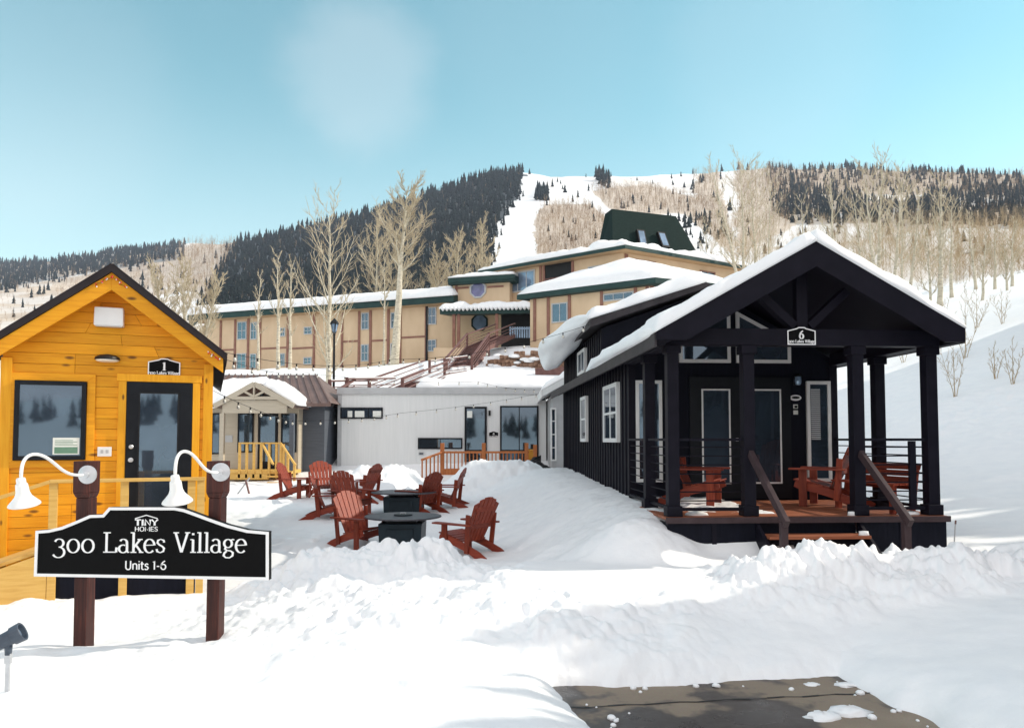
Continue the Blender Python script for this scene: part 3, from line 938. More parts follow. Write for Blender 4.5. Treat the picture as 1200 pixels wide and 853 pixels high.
# things on the front wall
t = thing('vent_hood', 'white square vent hood high in the yellow gable', 'vent', xf1(fac1(126), 0, 3.55), PH1)
part('hood', MB().prism([(-.18, 0), (.18, 0), (.175, .25), (-.175, .25)], -.15, -.001), 'white', t, bevel=.012)
part('grille', MB().box(-.16, -.135, -.012, .16, -.02, -.001), 'silver', t)
t = thing('wall_light', 'oval black wall light above the yellow cabin door', 'lamp', xf1(fac1(125), 0, 3.09), PH1)
part('housing', MB().lathe([(.02, .075), (.10, .06), (.15, .03), (.158, .0), (.15, -.004)], 24, (0, -.085, 0), (0, 0, 1)).box(-.05, -.05, .0, .05, -.001, .06), 'black', t)
part('lens', MB().lathe([(.145, -.004), (.135, -.02), (.10, -.03), (.02, -.034)], 24, (0, -.085, 0), (0, 0, 1)), 'lens', t, smooth=True)
unit_plaque('unit_plaque', 'small black plaque numbered 1 over the yellow cabin door', xf1((fac1(172) + fac1(210)) / 2, -.003, 2.885), PH1, fac1(210) - fac1(172), '1')
t = thing('outlet_box', 'small pale outlet box on the yellow wall beside the door', 'outlet', xf1(fac1(123.5), 0, 1.77), PH1)
part('cover', MB().box(-.085, -.03, 0, .085, -.001, .13), 'white', t, bevel=.006)
part('socket', MB().box(-.045, -.034, .045, -.012, -.0305, .09).box(.016, -.034, .045, .05, -.0305, .09), 'capgrey', t)
t = thing('window_notice', 'green and white paper notice in the yellow cabin window', 'notice', xf1(fac1(79), -.047, 1.80), PH1)
part('sheet', MB().box(-.155, -.003, 0, .155, 0, .225), 'paper', t)
tx = MB()
tx.box(-.135, -.0045, .015, .135, -.0032, .10)
for k in range(4):
    tx.box(-.13, -.0045, .125 + k * .02, .13 - .05 * (k % 2), -.0032, .132 + k * .02)
part('print', tx, 'papergreen', t)
# red berry lights at peak and eave
def berries(label, pts, seed):
    t = thing('light_cluster', label, 'fairy lights', (0, 0, 0))
    r0 = random.Random(seed)
    wire = []
    for p in pts:
        for k in range(3):
            q = p + Vector((r0.uniform(-.02, .02), r0.uniform(-.015, 0), r0.uniform(-.02, .02)))
            wire.append(q)
            part('bulb', MB().lathe([(.002, -.010), (.008, -.006), (.010, 0), (.008, .006), (.002, .010)], 8, q), 'red' if r0.random() < .7 else 'white', t, smooth=True)
    part('wire', MB().tube(wire, .003, 4), 'black', t)
berries('red fairy lights wound round the yellow gable peak', [xf1(x, -.315, PEAK1 + .03 - sl1 * abs(x) - .04) for x in np.linspace(-.17, .17, 7)], 3)
berries('red fairy lights at the right eave corner of the yellow cabin', [xf1(x, -.315, PEAK1 + .03 - sl1 * abs(x) - .05) for x in np.linspace(1.24, 1.36, 4)], 4)

# landing, ramp and rail before the yellow cabin
D1 = thing('cabin_landing', 'pale lumber landing with ramp and handrail before the yellow cabin', 'deck', O1, PH1)
lx0, lx1, ly = -.50, 1.22, -1.15
part('deck_boards', MB().box(lx0, ly, .66, lx1, -.04, .72), 'lumber', D1)
part('skirting', MB().box(lx0 + .05, ly + .02, -.7, lx1 - .1, ly + .05, .655), 'navy', D1)
part('rim_joist', MB().box(lx0, ly - .045, .56, lx1, ly - .002, .725), 'lumber', D1, bevel=.004)
mb = MB().bar((lx0, ly - .02, 1.50), (lx1, ly - .02, 1.50), .09, .042)
part('handrail', mb, 'lumber', D1, bevel=.004)
rl = MB().bar((lx0, ly - .02, 1.495), (-2.1, ly - .02, .94), .09, .042)
part('handrail', rl, 'lumber', D1, bevel=.004)
for x, zt in ((lx0 + .04, 1.48), (.30, 1.48), (1.06, 1.48), (1.17, 1.48)):
    part('baluster', MB().box(x - .045, ly - .04, -.5, x + .045, ly - .0, zt), 'lumber', D1, bevel=.004)
for x in (-1.05, -1.85):
    part('baluster', MB().box(x - .045, ly - .04, -.5, x + .045, ly - .0, 1.47 + (x - lx0) * .347), 'lumber', D1, bevel=.004)
part('ramp_boards', MB().prism([(lx0 + .01, .72), (lx0 + .01, .68), (-2.4, .02), (-2.4, .07)], ly + .02, -.1), 'lumber', D1)
part('stringer', MB().prism([(lx0 - .01, .66), (lx0 - .01, .05), (lx0 - .55, .02), (-2.3, -.25), (-2.3, .02)], ly - .04, ly + .0), 'lumber', D1, bevel=.004)

# ------------------------------------------------------------------ village sign
SY = 6.8
S1 = thing('village_sign', 'black arched village sign with white border on two dark wooden posts', 'sign', (0, 0, 0))
def sp(zx, zy):   # outline picked in the sign's own plane
    p = W(30 + zx / 4, 585 + zy / 4, SY)
    return (p.x, p.z)
def ogee(a, b, n=8):
    o = []
    for i in range(n + 1):
        t = i / n
        q = t ** 1.7
        o.append((a[0] + (b[0] - a[0]) * t, a[1] + (b[1] - a[1]) * q))
    return o
outline = [sp(40, 360), sp(1140, 378), sp(1140, 152), sp(1040, 143), sp(950, 120), sp(870, 92), sp(800, 66), sp(745, 46), sp(700, 37), sp(392, 37), sp(362, 71), sp(302, 73), sp(240, 100), sp(170, 128), sp(110, 142), sp(48, 147)]
part('board', MB().prism(outline, SY, SY + .075), 'signblack', S1)
bd = MB()
inn = inset(outline, .026)
for i in range(len(outline)):
    j = (i + 1) % len(outline)
    a, b, c, d = outline[i], outline[j], inn[j], inn[i]
    bd.hexa([(a[0], SY - .006, a[1]), (b[0], SY - .006, b[1]), (b[0], SY - .0005, b[1]), (a[0], SY - .0005, a[1]), (d[0], SY - .006, d[1]), (c[0], SY - .006, c[1]), (c[0], SY - .0005, c[1]), (d[0], SY - .0005, d[1])])
part('border', bd, 'signwhite', S1)
tx = MB()
u = SY / F / 4     # one zoomed pixel in metres
def trow(s, zx0, zx1, zy, hpx, thick, thin, font, slab=False):
    a, b = sp(zx0, zy), sp(zx1, zy)
    wn_ = sum(font[c][0] for c in s) * hpx * u
    text(tx, s, a[0], a[1], hpx * u, SY - .004, thick, thin, font, sx=(b[0] - a[0]) / wn_, slab=slab)
trow('300 Lakes Village', 130, 1038, 249, 94, .115, .045, SERIF)
trow('Units 1-6', 466, 662, 328, 41, .13, .13, SANS, True)
trow('TINY', 512, 622, 122, 28, .20, .20, SANS, True)
trow('HOMES', 512, 622, 149, 21, .135, .135, SANS, True)
ra, rb_, rc = sp(514, 92), sp(567, 76), sp(620, 92)
for p, q in ((ra, rb_), (rb_, rc)):
    tx.add([(p[0], SY - .004, p[1]), (q[0], SY - .004, q[1]), (q[0], SY - .004, q[1] + .009), (p[0], SY - .004, p[1] + .009)], [(0, 1, 2, 3)])
part('lettering', tx, 'signwhite', S1)
for (pxb, pxt, yt) in ((98, 102, 540), (251, 256, 540)):
    b = W(pxb, 757, SY + .15); tp = W(pxt, yt, SY + .15)
    mb = MB()
    x0 = b.x - .055
    w = .115
    zt = tp.z
    hx = tp.x - b.x
    # shaft, then a wider notched head
    sh = zt - .34
    f = (sh - b.z) / (zt - b.z)
    mb.hexa([(x0, SY + .078, -.5), (x0 + w, SY + .078, -.5), (x0 + w, SY + .225, -.5), (x0, SY + .225, -.5), (x0 + hx * f, SY + .078, sh), (x0 + w + hx * f, SY + .078, sh), (x0 + w + hx * f, SY + .225, sh), (x0 + hx * f, SY + .225, sh)])
    mb.hexa([(x0 + hx * f, SY + .078, sh + .001), (x0 + w + hx * f, SY + .078, sh + .001), (x0 + w + hx * f, SY + .225, sh + .001), (x0 + hx * f, SY + .225, sh + .001),
             (x0 + hx - .02, SY + .06, sh + .05), (x0 + w + hx + .02, SY + .06, sh + .05), (x0 + w + hx + .02, SY + .235, sh + .05), (x0 + hx - .02, SY + .235, sh + .05)])
    mb.box(x0 + hx - .02, SY + .06, sh + .0505, x0 + w + hx + .02, SY + .235, zt)
    part('post', mb, 'postwood', S1, bevel=.006)

def goose(label, px, py):
    p = W(px, py, SY + .055)
    t = thing('gooseneck_lamp', label, 'lamp', p, 0, 'gooseneck lamps over the village sign')
    part('wall_plate', MB().lathe([(.085, 0), (.085, .012), (.06, .022), (.03, .03), (.03, .05), (.012, .055)], 24, (0, 0, 0), (0, -1, 0)), 'silver', t, smooth=False)
    pts = []
    for s in np.linspace(0, 1, 26):
        y = -.04 - .60 * (s if s < .8 else .8 + (s - .8) * .35)
        if s < .3: zz = .03 * (s / .3) ** 1.5
        elif s < .82: zz = .03 + .185 * math.sin((s - .3) / .52 * PI / 2) 
        else: zz = .215 - .25 * ((s - .82) / .18) ** 1.6
        pts.append((0, y, zz))
    # rounded crook
    pts = [(0, -.04, 0), (0, -.10, .0), (0, -.18, .012), (0, -.26, .05), (0, -.33, .105), (0, -.40, .155), (0, -.47, .185), (0, -.54, .19), (0, -.59, .165), (0, -.615, .12), (0, -.622, .06), (0, -.622, .0)]
    pts = [(a_, b_ * 1.5, c_ * 1.08) for a_, b_, c_ in pts]
    a = part('arm', MB().tube(pts, .014, 10), 'lampwhite', t, smooth=True)
    sm = a.modifiers.new('soft', 'SUBSURF'); sm.levels = 1; sm.render_levels = 2
    ax = Vector((0, .26, -1)).normalized()
    prof = [(.012, -.02), (.03, -.015), (.034, .0), (.034, .03), (.042, .034), (.044, .045), (.048, .10), (.060, .135), (.085, .165), (.112, .195), (.117, .205), (.112, .205), (.080, .172), (.052, .135), (.02, .12)]
    part('shade', MB().lathe(prof, 32, (0, -.933, -.0), ax), 'lampwhite', t, smooth=True)
    return t
goose('white gooseneck lamp on the left sign post', 103, 556)
goose('white gooseneck lamp on the right sign post, nearer the fire tables', 259, 553)

# spot light on a stake, bottom left corner
p = W(10, 757, 5.4)
t = thing('landscape_spotlight', 'blue grey landscape spotlight on a thin stake in the snow', 'spotlight', p)
part('stake', MB().box(-.014, -.008, -.75, .014, .008, -.10).box(-.022, -.012, -.12, .022, .012, -.05), 'silver', t)
d = Vector((.80, .25, .42)).normalized()
part('knuckle', MB().tube([(0, 0, -.06), (0, 0, .0), (-.01, 0, .03)], [.022, .026, .022], 10), 'bluegrey', t, smooth=True)
part('lamp_body', MB().lathe([(.02, -.13), (.042, -.12), (.05, -.10), (.055, .03), (.066, .035), (.07, .10), (.066, .104), (.056, .10), (.05, .06)], 20, (-.005, 0, .055), d), 'bluegrey', t)
part('lens', MB().lathe([(.049, .07), (.03, .078), (.001, .08)], 20, (-.005, 0, .055), d), 'glass_pale', t)

# ------------------------------------------------------------------ black cabin with porch (unit 6)
PH6 = R(3.3)
O6 = Vector((3.85, 9.85, 0))
C6 = thing('black_cabin', 'black board-and-batten cabin with open gabled porch and snowy roof', 'cabin', O6, PH6)
def xf6(x, y, z):
    return O6 + Vector((x * math.cos(PH6) - y * math.sin(PH6), x * math.sin(PH6) + y * math.cos(PH6), z))
FL, HW6, PD, L6 = 1.0, 1.75, 2.55, 11.2
SL6 = .566
RZ = 4.42   # underside of ridge
# enclosed body
MB().prism([(-HW6, .3), (HW6, .3), (HW6, 3.33), (0, RZ - .1), (-HW6, 3.33)], PD, L6).build('wall', 'navy', C6)
for s in (-1, 1):
    bt = MB()
    for yy in np.arange(PD + .03, L6, .275):
        bt.box(s * (HW6 + .022), yy - .022, .3, s * (HW6 - .002), yy + .022, 3.30)
    part('batten', bt, 'navytrim', C6)
    part('corner_board', MB().box(s * (HW6 + .028), PD - .02, .3, s * (HW6 - .09), PD - .001, 3.3), 'navytrim', C6)
# porch floor, skirt
dk = MB()
for k in range(18):
    y0 = -.16 + k * .148
    dk.box(-1.88, y0, FL - .035, 1.88, y0 + .140, FL)
part('porch_floor', dk, 'deckwood', C6, bevel=.003)
part('porch_rim', MB().box(-1.89, -.185, FL - .075, 1.89, -.162, FL + .002), 'darkrail', C6)
part('skirting', MB().box(-1.86, -.13, .0, -.66, -.10, FL - .08).box(.66, -.13, .0, 1.86, -.10, FL - .08).box(-.66, -.08, .0, .66, -.06, FL - .08).box(-1.86, -.10, 0, -1.83, PD, FL - .08).box(1.83, -.10, 0, 1.86, PD, FL - .08), 'navy', C6)
for x in (-1.25, 1.25):
    part('skirting_seam', MB().box(x - .03, -.142, .0, x + .03, -.1305, FL - .08), 'navytrim', C6)
# posts
def post6(x, y, w=.152, zt=3.24):
    m_ = MB().box(x - w / 2, y - w / 2, FL + .002, x + w / 2, y + w / 2, zt)
    m_.box(x - w / 2 - .025, y - w / 2 - .025, FL + .003, x + w / 2 + .025, y + w / 2 + .025, FL + .14)
    m_.box(x - w / 2 - .025, y - w / 2 - .025, zt - .11, x + w / 2 + .025, y + w / 2 + .025, zt - .001)
    part('porch_post', m_, 'navytrim', C6, bevel=.006)
for x in (-1.75, -.74, .74, 1.75):
    post6(x, 0)
for x in (-1.75, 1.75):
    post6(x, 1.25)
# beams
part('beam', MB().box(-1.86, -.095, 3.241, 1.86, .095, 3.46), 'navytrim', C6, bevel=.006)
for s in (-1, 1):
    part('beam', MB().box(s * 1.66, .097, 3.241, s * 1.84, PD - .002, 3.44), 'navytrim', C6, bevel=.006)
# truss in the gable
part('king_post', MB().box(-.075, -.06, 3.462, .075, .06, RZ - .05), 'navytrim', C6, bevel=.006)
for s in (-1, 1):
    part('truss_brace', MB().bar((s * .10, 0, 3.50), (s * .62, 0, 3.98), .11, .15, (0, 1, 0)), 'navytrim', C6, bevel=.006)
# roof
rf = MB()
FR = -.45
EX = 2.06
for s in (-1, 1):
    ex_ = EX if s < 0 else 1.93
    rf.prism([(0, RZ), (s * ex_, RZ - SL6 * ex_), (s * ex_, RZ - SL6 * ex_ + .10), (0, RZ + .11)], FR, L6 + .3)
roof6 = part('roof', rf, 'navytrim', C6)
for s in (-1, 1):
    top = lambda x: RZ + .112 - SL6 * x
    ex_ = EX if s < 0 else 1.93
    bb = MB().prism([(s * .0, top(0)), (s * ex_ * 1.006, top(ex_) + .0), (s * ex_ * 1.006, 3.25), (s * 1.68, 3.25), (0, top(0) - .33)], FR - .04, FR - .002)
    part('barge_board', bb, 'fasciagrey' if False else 'navytrim', C6)
part('eave_fascia', MB().box(-EX - .03, FR - .002, RZ - SL6 * EX - .09, -EX, L6 + .3, RZ - SL6 * EX + .085), 'fasciagrey', C6)
part('eave_fascia', MB().box(1.93, FR - .002, RZ - SL6 * 1.93 - .09, 1.96, L6 + .3, RZ - SL6 * 1.93 + .085), 'fasciagrey', C6)
part('soffit', MB().box(-EX, FR, 3.245, -1.87, L6 + .2, 3.26).box(1.87, FR, 3.245, 1.93, L6 + .2, 3.26), 'navytrim', C6)
# snow on the two slopes, thicker on the left
snow_slab('snow_cover', roof6, (-EX - .02, FR - .05, RZ - SL6 * EX + .09), (-EX - .02, 5.0, RZ - SL6 * EX + .09), (.0, 5.0, RZ + .10), (.0, FR - .05, RZ + .10), .18, 90, 30, edge=.08, seed=11, over=.03, rough=.22)
snow_slab('snow_cover', roof6, (1.95, FR - .05, RZ - SL6 * 1.95 + .10), (1.95, L6, RZ - SL6 * 1.95 + .10), (.0, L6, RZ + .10), (.0, FR - .05, RZ + .10), .20, 90, 30, edge=.05, seed=12, over=.02, rough=.2)
# dormer
dz0, dz1 = 4.24, 4.86
DY = 5.1
MB().prism([(-HW6 + .003, 3.34), (.9, 3.34), (.9, dz1 - .02), (0, dz1), (-HW6 + .003, dz0)], DY, L6 - .05).build('dormer', 'navy', C6)
bt = MB()
for yy in np.arange(DY + .03, L6 - .1, .275):
    bt.box(-HW6 - .02, yy - .022, 3.34, -HW6 + .002, yy + .022, dz0 - .02)
part('batten', bt, 'navytrim', C6)
dr_ = MB().prism([(.25, dz1 + .14), (-2.05, dz0 - .1 + .06), (-2.05, dz0 - .1 + .20), (.25, dz1 + .26)], DY - .38, L6 + .2)
dr_.prism([(.25, dz1 + .26), (1.2, dz1 - .2), (1.2, dz1 - .3), (.25, dz1 + .12)], DY - .38, L6 + .2)
dro = part('dormer_roof', dr_, 'fasciagrey', C6)
snow_slab('snow_cover', dro, (-2.08, DY - .40, dz0 + .11), (-2.08, L6 + .2, dz0 + .11), (.3, L6 + .2, dz1 + .26), (.3, DY - .40, dz1 + .26), .26, 60, 26, edge=.25, seed=15, over=.05)
# the overhanging bulge of snow at the dormer eave
blob_snow('snow_cornice', dro, [((-1.98, DY - .25, dz0 + .18), .08, .06), ((-2.02, DY + .4, dz0 + .20), .16, .15), ((-2.08, DY + 1.1, dz0 + .22), .24, .20), ((-2.12, DY + 1.9, dz0 + .18), .30, .27), ((-2.14, DY + 2.7, dz0 + .16), .34, .31),
          ((-2.16, DY + 3.5, dz0 + .12), .38, .33), ((-2.2, DY + 4.3, dz0 + .08), .40, .38), ((-2.2, DY + 5.2, dz0 + .04), .40, .40), ((-2.15, DY + 6.0, dz0 + .04), .30, .30), ((-2.1, DY + 6.4, dz0 + .04), .12, .12)], 5)
# lumps along the lower left eave
blob_snow('eave_snow', roof6, [((-2.05, FR + .05, RZ - SL6 * EX + .12), .05, .05), ((-2.08, FR + .5, RZ - SL6 * EX + .15), .10, .08), ((-2.06, FR + 1.1, RZ - SL6 * EX + .12), .07, .06), ((-2.09, FR + 1.9, RZ - SL6 * EX + .16), .11, .10), ((-2.05, FR + 3.0, RZ - SL6 * EX + .13), .08, .07), ((-2.07, FR + 4.3, RZ - SL6 * EX + .15), .10, .09), ((-2.04, FR + 5.3, RZ - SL6 * EX + .11), .04, .04)], 9)
# windows of the long wall (facing -x)
def left_wall(x):
    return Matrix.Translation((x, 0, 0)) @ Matrix.Rotation(-PI / 2, 4, 'Z')
XF = left_wall(-HW6 - .02)
window(C6, -4.70, 1.95, -3.35, 3.02, .0, .075, 'white', 'glass_blue', .05, (1, 1), xf=XF)
window(C6, -7.65, 1.95, -6.85, 2.98, .0, .075, 'white', 'glass_blue', .05, (0, 1), xf=XF)
window(C6, -8.1, 3.52, -7.0, 4.08, .0, .07, 'white', 'glass_blue', .05, (1, 0), xf=XF)
# front wall openings
yw = PD
dl = .10
for (a, b) in ((-.86, -.005), (.005, .86)):
    d_ = part('door', MB().box(a + dl, yw - .05, FL + .02, b + dl, yw - .001, 3.04), 'frame_black', C6, bevel=.004)
    MB().ring_frame(rect(a + dl + .20, FL + .27, b + dl - .17, 2.84), .026, yw - .062, yw - .048).build('pane_frame', 'white', d_)
    MB().box(a + dl + .22, yw - .057, FL + .29, b + dl - .19, yw - .052, 2.82).build('pane', 'glass_blue', d_)
    if a < 0:
        MB().lathe([(.028, 0), (.028, .012), (.012, .014), (.012, .05), (.028, .052), (.026, .07)], 12, (b + dl - .07, yw - .05, FL + 1.0), (0, -1, 0)).build('handle', 'silver', d_)
window(C6, 1.24, FL + .30, 1.65, 2.98, yw - .0, .055, 'white', 'glass_blue', .05, (0, 0))
window(C6, -1.66, FL + .30, -1.22, 2.98, yw - .0, .055, 'white', 'glass_blue', .05, (0, 0))
# two raked transoms
for s, a, b, ha, hb in ((-1, -.92, -.05, 3.72, 4.15), (1, .05, .98, 4.15, 3.66)):
    poly = [(a, 3.28), (b, 3.28), (b, hb), (a, ha)]
    f = MB().ring_frame(poly, .055, yw - .045, yw - .001)
    fo = part('transom', f, 'white', C6)
    MB().prism(inset(poly, .05), yw - .03, yw - .012).build('pane', 'glass_blue', fo)
# blinds seen in the right hand window
bl = MB()
for k in range(26):
    zz = 2.0 + k * .033
    bl.box(1.31, yw - .034, zz, 1.47, yw - .0305, zz + .022)
part('blind_or_reflection', bl, 'capgrey', C6)
# wall light and plaques by the door
t = thing('porch_light', 'small black porch light above the oval plaque', 'lamp', xf6(1.08, PD, 2.98), PH6)
part('bracket', MB().box(-.05, -.02, -.07, .05, 0, .07), 'black', t)
part('lantern', MB().lathe([(.02, .09), (.05, .07), (.055, .0), (.045, -.06), (.02, -.075)], 14, (0, -.07, 0)), 'glass_pale', t)
part('cap', MB().lathe([(.065, .07), (.05, .095), (.02, .12)], 14, (0, -.07, 0)), 'black', t)
t = thing('oval_plaque', 'small pale oval plaque on the dark wall by the glass door', 'plaque', xf6(1.06, PD, 2.70), PH6)
part('plate', MB().prism(arc(0, 0, .10, .05, 0, 360, 24)[:-1], -.012, -.001), 'signwhite', t)
part('emblem', MB().prism(arc(0, .004, .07, .022, 0, 360, 20)[:-1], -.015, -.0125), 'black', t)
t = thing('wall_sticker', 'pair of tiny pale stickers under the oval plaque', 'sticker', xf6(1.06, PD, 2.52), PH6)
part('sheet', MB().box(-.04, -.004, 0, .04, -.001, .07).box(-.04, -.004, -.10, .04, -.001, -.03), 'paper', t)
part('print', MB().box(-.02, -.006, .01, .03, -.0042, .05), 'black', t)
unit_plaque('unit_plaque', 'small black plaque numbered 6 on the porch beam of the dark cabin', xf6(-.04, -.10, 3.245), PH6, .38, '6')
# railings of the porch
def railing(x0, y0, x1, y1, zt=2.0, posts=(), nb=7):
    tt = part('railing', MB().bar((x0, y0, FL + zt - 1.0), (x1, y1, FL + zt - 1.0), .09, .035), 'navytrim', C6, bevel=.003)
    MB().bar((x0, y0, FL + .09), (x1, y1, FL + .09), .05, .04).build('bottom_rail', 'navytrim', tt)
    rods = MB()
    for k in range(nb):
        zz = FL + .20 + (zt - 1.30) * k / (nb - 1)
        rods.tube([(x0, y0, zz), (x1, y1, zz)], .0085, 6)
    rods.build('rod', 'navytrim', tt)
    for f_ in posts:
        xx, yy = x0 + (x1 - x0) * f_, y0 + (y1 - y0) * f_
        MB().box(xx - .045, yy - .02, FL + .11, xx + .045, yy + .02, FL + zt - 1.02).build('baluster', 'navytrim', tt)
railing(-1.66, 0, -.83, 0, posts=())
railing(.83, 0, 1.66, 0, posts=(.80,))
railing(-1.75, .09, -1.75, 1.16)
railing(-1.75, 1.34, -1.75, PD - .01)
railing(1.75, .09, 1.75, 1.16)
railing(1.75, 1.34, 1.75, PD - .01)
# steps
for k, (yy, zz) in enumerate(((-.47, .79), (-.78, .59), (-1.08, .39))):
    part('step', MB().box(-.655, yy, zz - .04, .655, yy + .29, zz), 'deckwood', C6, bevel=.004)
    part('riser', MB().box(-.64, yy + .262, zz - .2, .64, yy + .28, zz - .041), 'navytrim', C6)
for s in (-1, 1):
    part('stringer', MB().prism([(-.14, .93), (-.10, .62), (-1.3, -.2), (-1.3, .14)], s * .66, s * .70, 'x'), 'navytrim', C6)
    part('handrail', MB().bar((s * .74, -.09, 1.82), (s * .74, -1.17, 1.02), .06, .10), 'darkrail', C6, bevel=.004)
    part('newel_post', MB().box(s * .74 - .04, -1.12, .1, s * .74 + .04, -1.04, 1.03), 'darkrail', C6, bevel=.004)
# crumbs of snow on the porch
for k, (x, y_, zz, lab) in enumerate(((-1.4, .12, FL, 'strip of snow on the porch floor by the left post'), (.63, -.06, FL, 'snow lump on the porch edge above the steps'), (.58, -.42, .79, 'snow lump on the top step'), (1.45, .05, FL, 'snow strip on the porch floor under the right rail'))):
    o = MB().lathe([(.16 if k in (0, 3) else .07, 0), (.14 if k in (0, 3) else .06, .03), (.06, .05), (.01, .055)], 12, (0, 0, 0)).build('snow_lump', 'snow', None, smooth=True)
    o.location = xf6(x, y_, zz + .002); o.scale = (1, .55, 1)
    tag(o, lab, 'snow lump', 'snow lumps on the porch')

def rebase(t, loc):
    """move a thing's Empty to its base without moving its parts"""
    loc = Vector(loc)
    t.location = loc
    for c in t.children:
        c.location = c.location - loc
    return t
rebase(S1, W(175, 757, SY + .15))

# ------------------------------------------------------------------ adirondack chairs and fire tables
def make_adirondack(label):
    t = thing('adirondack_chair', label, 'chair')
    st = [(-.44, .29), (-.42, .37), (-.34, .385), (.08, .27), (.40, .15), (.60, .035), (.56, 0), (.40, 0), (.16, .12), (-.10, .20), (-.38, .26)]
    for s in (-1, 1):
        part('leg', MB().prism(st, s * .265, s * .295, 'x'), 'redwood', t, bevel=.003)
        part('leg', MB().box(s * .297, -.36, 0, s * .325, -.245, .545), 'redwood_z', t, bevel=.003)
        part('arm_post', MB().bar((s * .31, .17, .10), (s * .335, .23, .72), .03, .085, (0, 1, 0)), 'redwood_z', t, bevel=.003)
        a = [(-.50, -.05), (-.47, -.085), (-.30, -.085), (.28, -.045), (.31, 0), (.28, .05), (-.30, .07), (-.48, .06)]
        part('armrest', MB().prism([(s * (.365) + s * q, p) for p, q in [(y_, x_) for y_, x_ in a]], .547, .572, 'z'), 'redwood', t, bevel=.003)
    seat = MB()
    for k in range(6):
        y0 = -.445 + k * .088
        zz = .388 - max(0, (y0 + .34)) * .27
        seat.bar((-.295, y0 + .04, zz), (.295, y0 + .04, zz), .080, .02, (0, .25, 1))
    part('seat', seat, 'redwood', t, bevel=.003)
    bk = MB()
    n = 6
    for k in range(n):
        u = (k - (n - 1) / 2) / ((n - 1) / 2)
        xb, xt = u * .20, u * .265
        w0, w1 = .070, .092
        zt = 1.0 - .10 * u * u
        b0 = Vector((xb, .05, .27)); b1 = Vector((xt, .05 + (zt - .27) * .46, zt))
        nrm = Vector((0, -1, .46)).normalized() * .02
        sx0, sx1 = Vector((w0 / 2, 0, 0)), Vector((w1 / 2, 0, 0))
        dz = Vector((0, .46, 1)).normalized() * (.022 * u)
        bk.hexa([b0 - sx0, b0 + sx0, b0 + sx0 - nrm, b0 - sx0 - nrm, b1 - sx1 + dz * (1 if u > 0 else 1) , b1 + sx1 - dz, b1 + sx1 - dz - nrm, b1 - sx1 + dz - nrm])
    part('backrest', bk, 'redwood_z', t, bevel=.003)
    for z_ in (.52, .80):
        y_ = .05 + (z_ - .27) * .46 + .014
        part('back_brace', MB().box(-.29 if z_ < .6 else -.25, y_, z_ - .035, .29 if z_ < .6 else .25, y_ + .025, z_ + .035), 'redwood', t, bevel=.003)
    return t
chair0 = None
def place_chair(x, y, dx, dy, label, group, z=None, sc_=1.0):
    global chair0
    if chair0 is None:
        o = chair0 = make_adirondack(label)
    else:
        o = copy_tree(chair0)
    o['label'] = label; o['group'] = group
    o.location = (x, y, (Hs(x, y) - .055) if z is None else z)
    o.rotation_euler = (0, 0, math.atan2(dx, -dy))
    o.scale = (sc_,) * 3
    return o
GY = 'adirondack chairs round the fire tables'
def gx(px, Y): return (px - CX) / F * Y
place_chair(gx(552, 12.3), 12.3, -.80, .60, 'red adirondack chair nearest the camera, alone right of the near fire table', GY)
place_chair(gx(422, 13.0), 13.0, .78, -.62, 'red adirondack chair with bright back left of the near fire table', GY)
place_chair(gx(344, 20.0), 20.0, .97, -.1, 'faded adirondack chair standing alone by the beige cabin steps', GY)
place_chair(gx(385, 16.4), 16.4, .98, .18, 'dark red adirondack chair at the outer left of the far fire table', GY)
place_chair(gx(381, 19.6), 19.6, .55, -.83, 'sunlit adirondack chair furthest back beyond the far fire table, facing the camera', GY)
place_chair(gx(411, 16.9), 16.9, .72, -.69, 'adirondack chair with orange back close against the far fire table, left side', GY)
place_chair(gx(428, 18.9), 18.9, -.92, .38, 'adirondack chair turned away to the left behind the far fire table', GY)
place_chair(gx(496, 16.9), 16.9, -.82, .57, 'adirondack chair with slats in view right of the far fire table', GY)
place_chair(gx(527, 17.7), 17.7, -.99, .12, 'adirondack chair seen edge on, outermost right of the far fire table', GY)
for o_ in [o for o in COL.objects if o.get('label', '').startswith(('adirondack chair with slats', 'adirondack chair turned away', 'faded adirondack'))]:
    sn_ = snow_slab('snow_cover', o_, (-.24, -.40, .40), (.22, -.40, .40), (.20, -.08, .335), (-.22, -.06, .335), .045, 18, 14, edge=.09, seed=int(abs(o_.location.x) * 10), rough=.6)
PG = 'chairs on the porch of the dark cabin'
c = xf6(-1.0, 1.55, FL); place_chair(c.x, c.y, .90, -.42, 'red stained wooden chair on the porch behind the left railing', PG, FL + .003)
c = xf6(1.02, 1.35, FL); place_chair(c.x, c.y, -.80, .58, 'dark red wooden chair on the porch right of the steps', PG, FL + .003)

def bench(label, loc, rz):
    t = thing('deck_bench', label, 'bench', loc, rz)
    for x in (-.5, .5):
        part('leg', MB().box(x - .035, -.22, 0, x + .035, -.15, .38), 'redwood_z', t, bevel=.003)
        part('leg', MB().bar((x, .14, 0), (x, .24, .66), .06, .05, (0, 1, 0)), 'redwood_z', t, bevel=.003)
    s = MB()
    for k in range(4):
        s.box(-.58, -.25 + k * .105, .383, .58, -.16 + k * .105, .41)
    part('seat', s, 'redwood', t, bevel=.003)
    b = MB()
    for k in range(4):
        b.bar((-.58, .115 + k * .034, .36 + k * .088), (.58, .115 + k * .034, .36 + k * .088), .02, .08, (0, .36, 1))
    part('backrest', b, 'redwood', t, bevel=.003)
bench('red slatted wooden bench behind the right porch railing', xf6(1.32, .62, FL + .003), PH6 + R(-75))

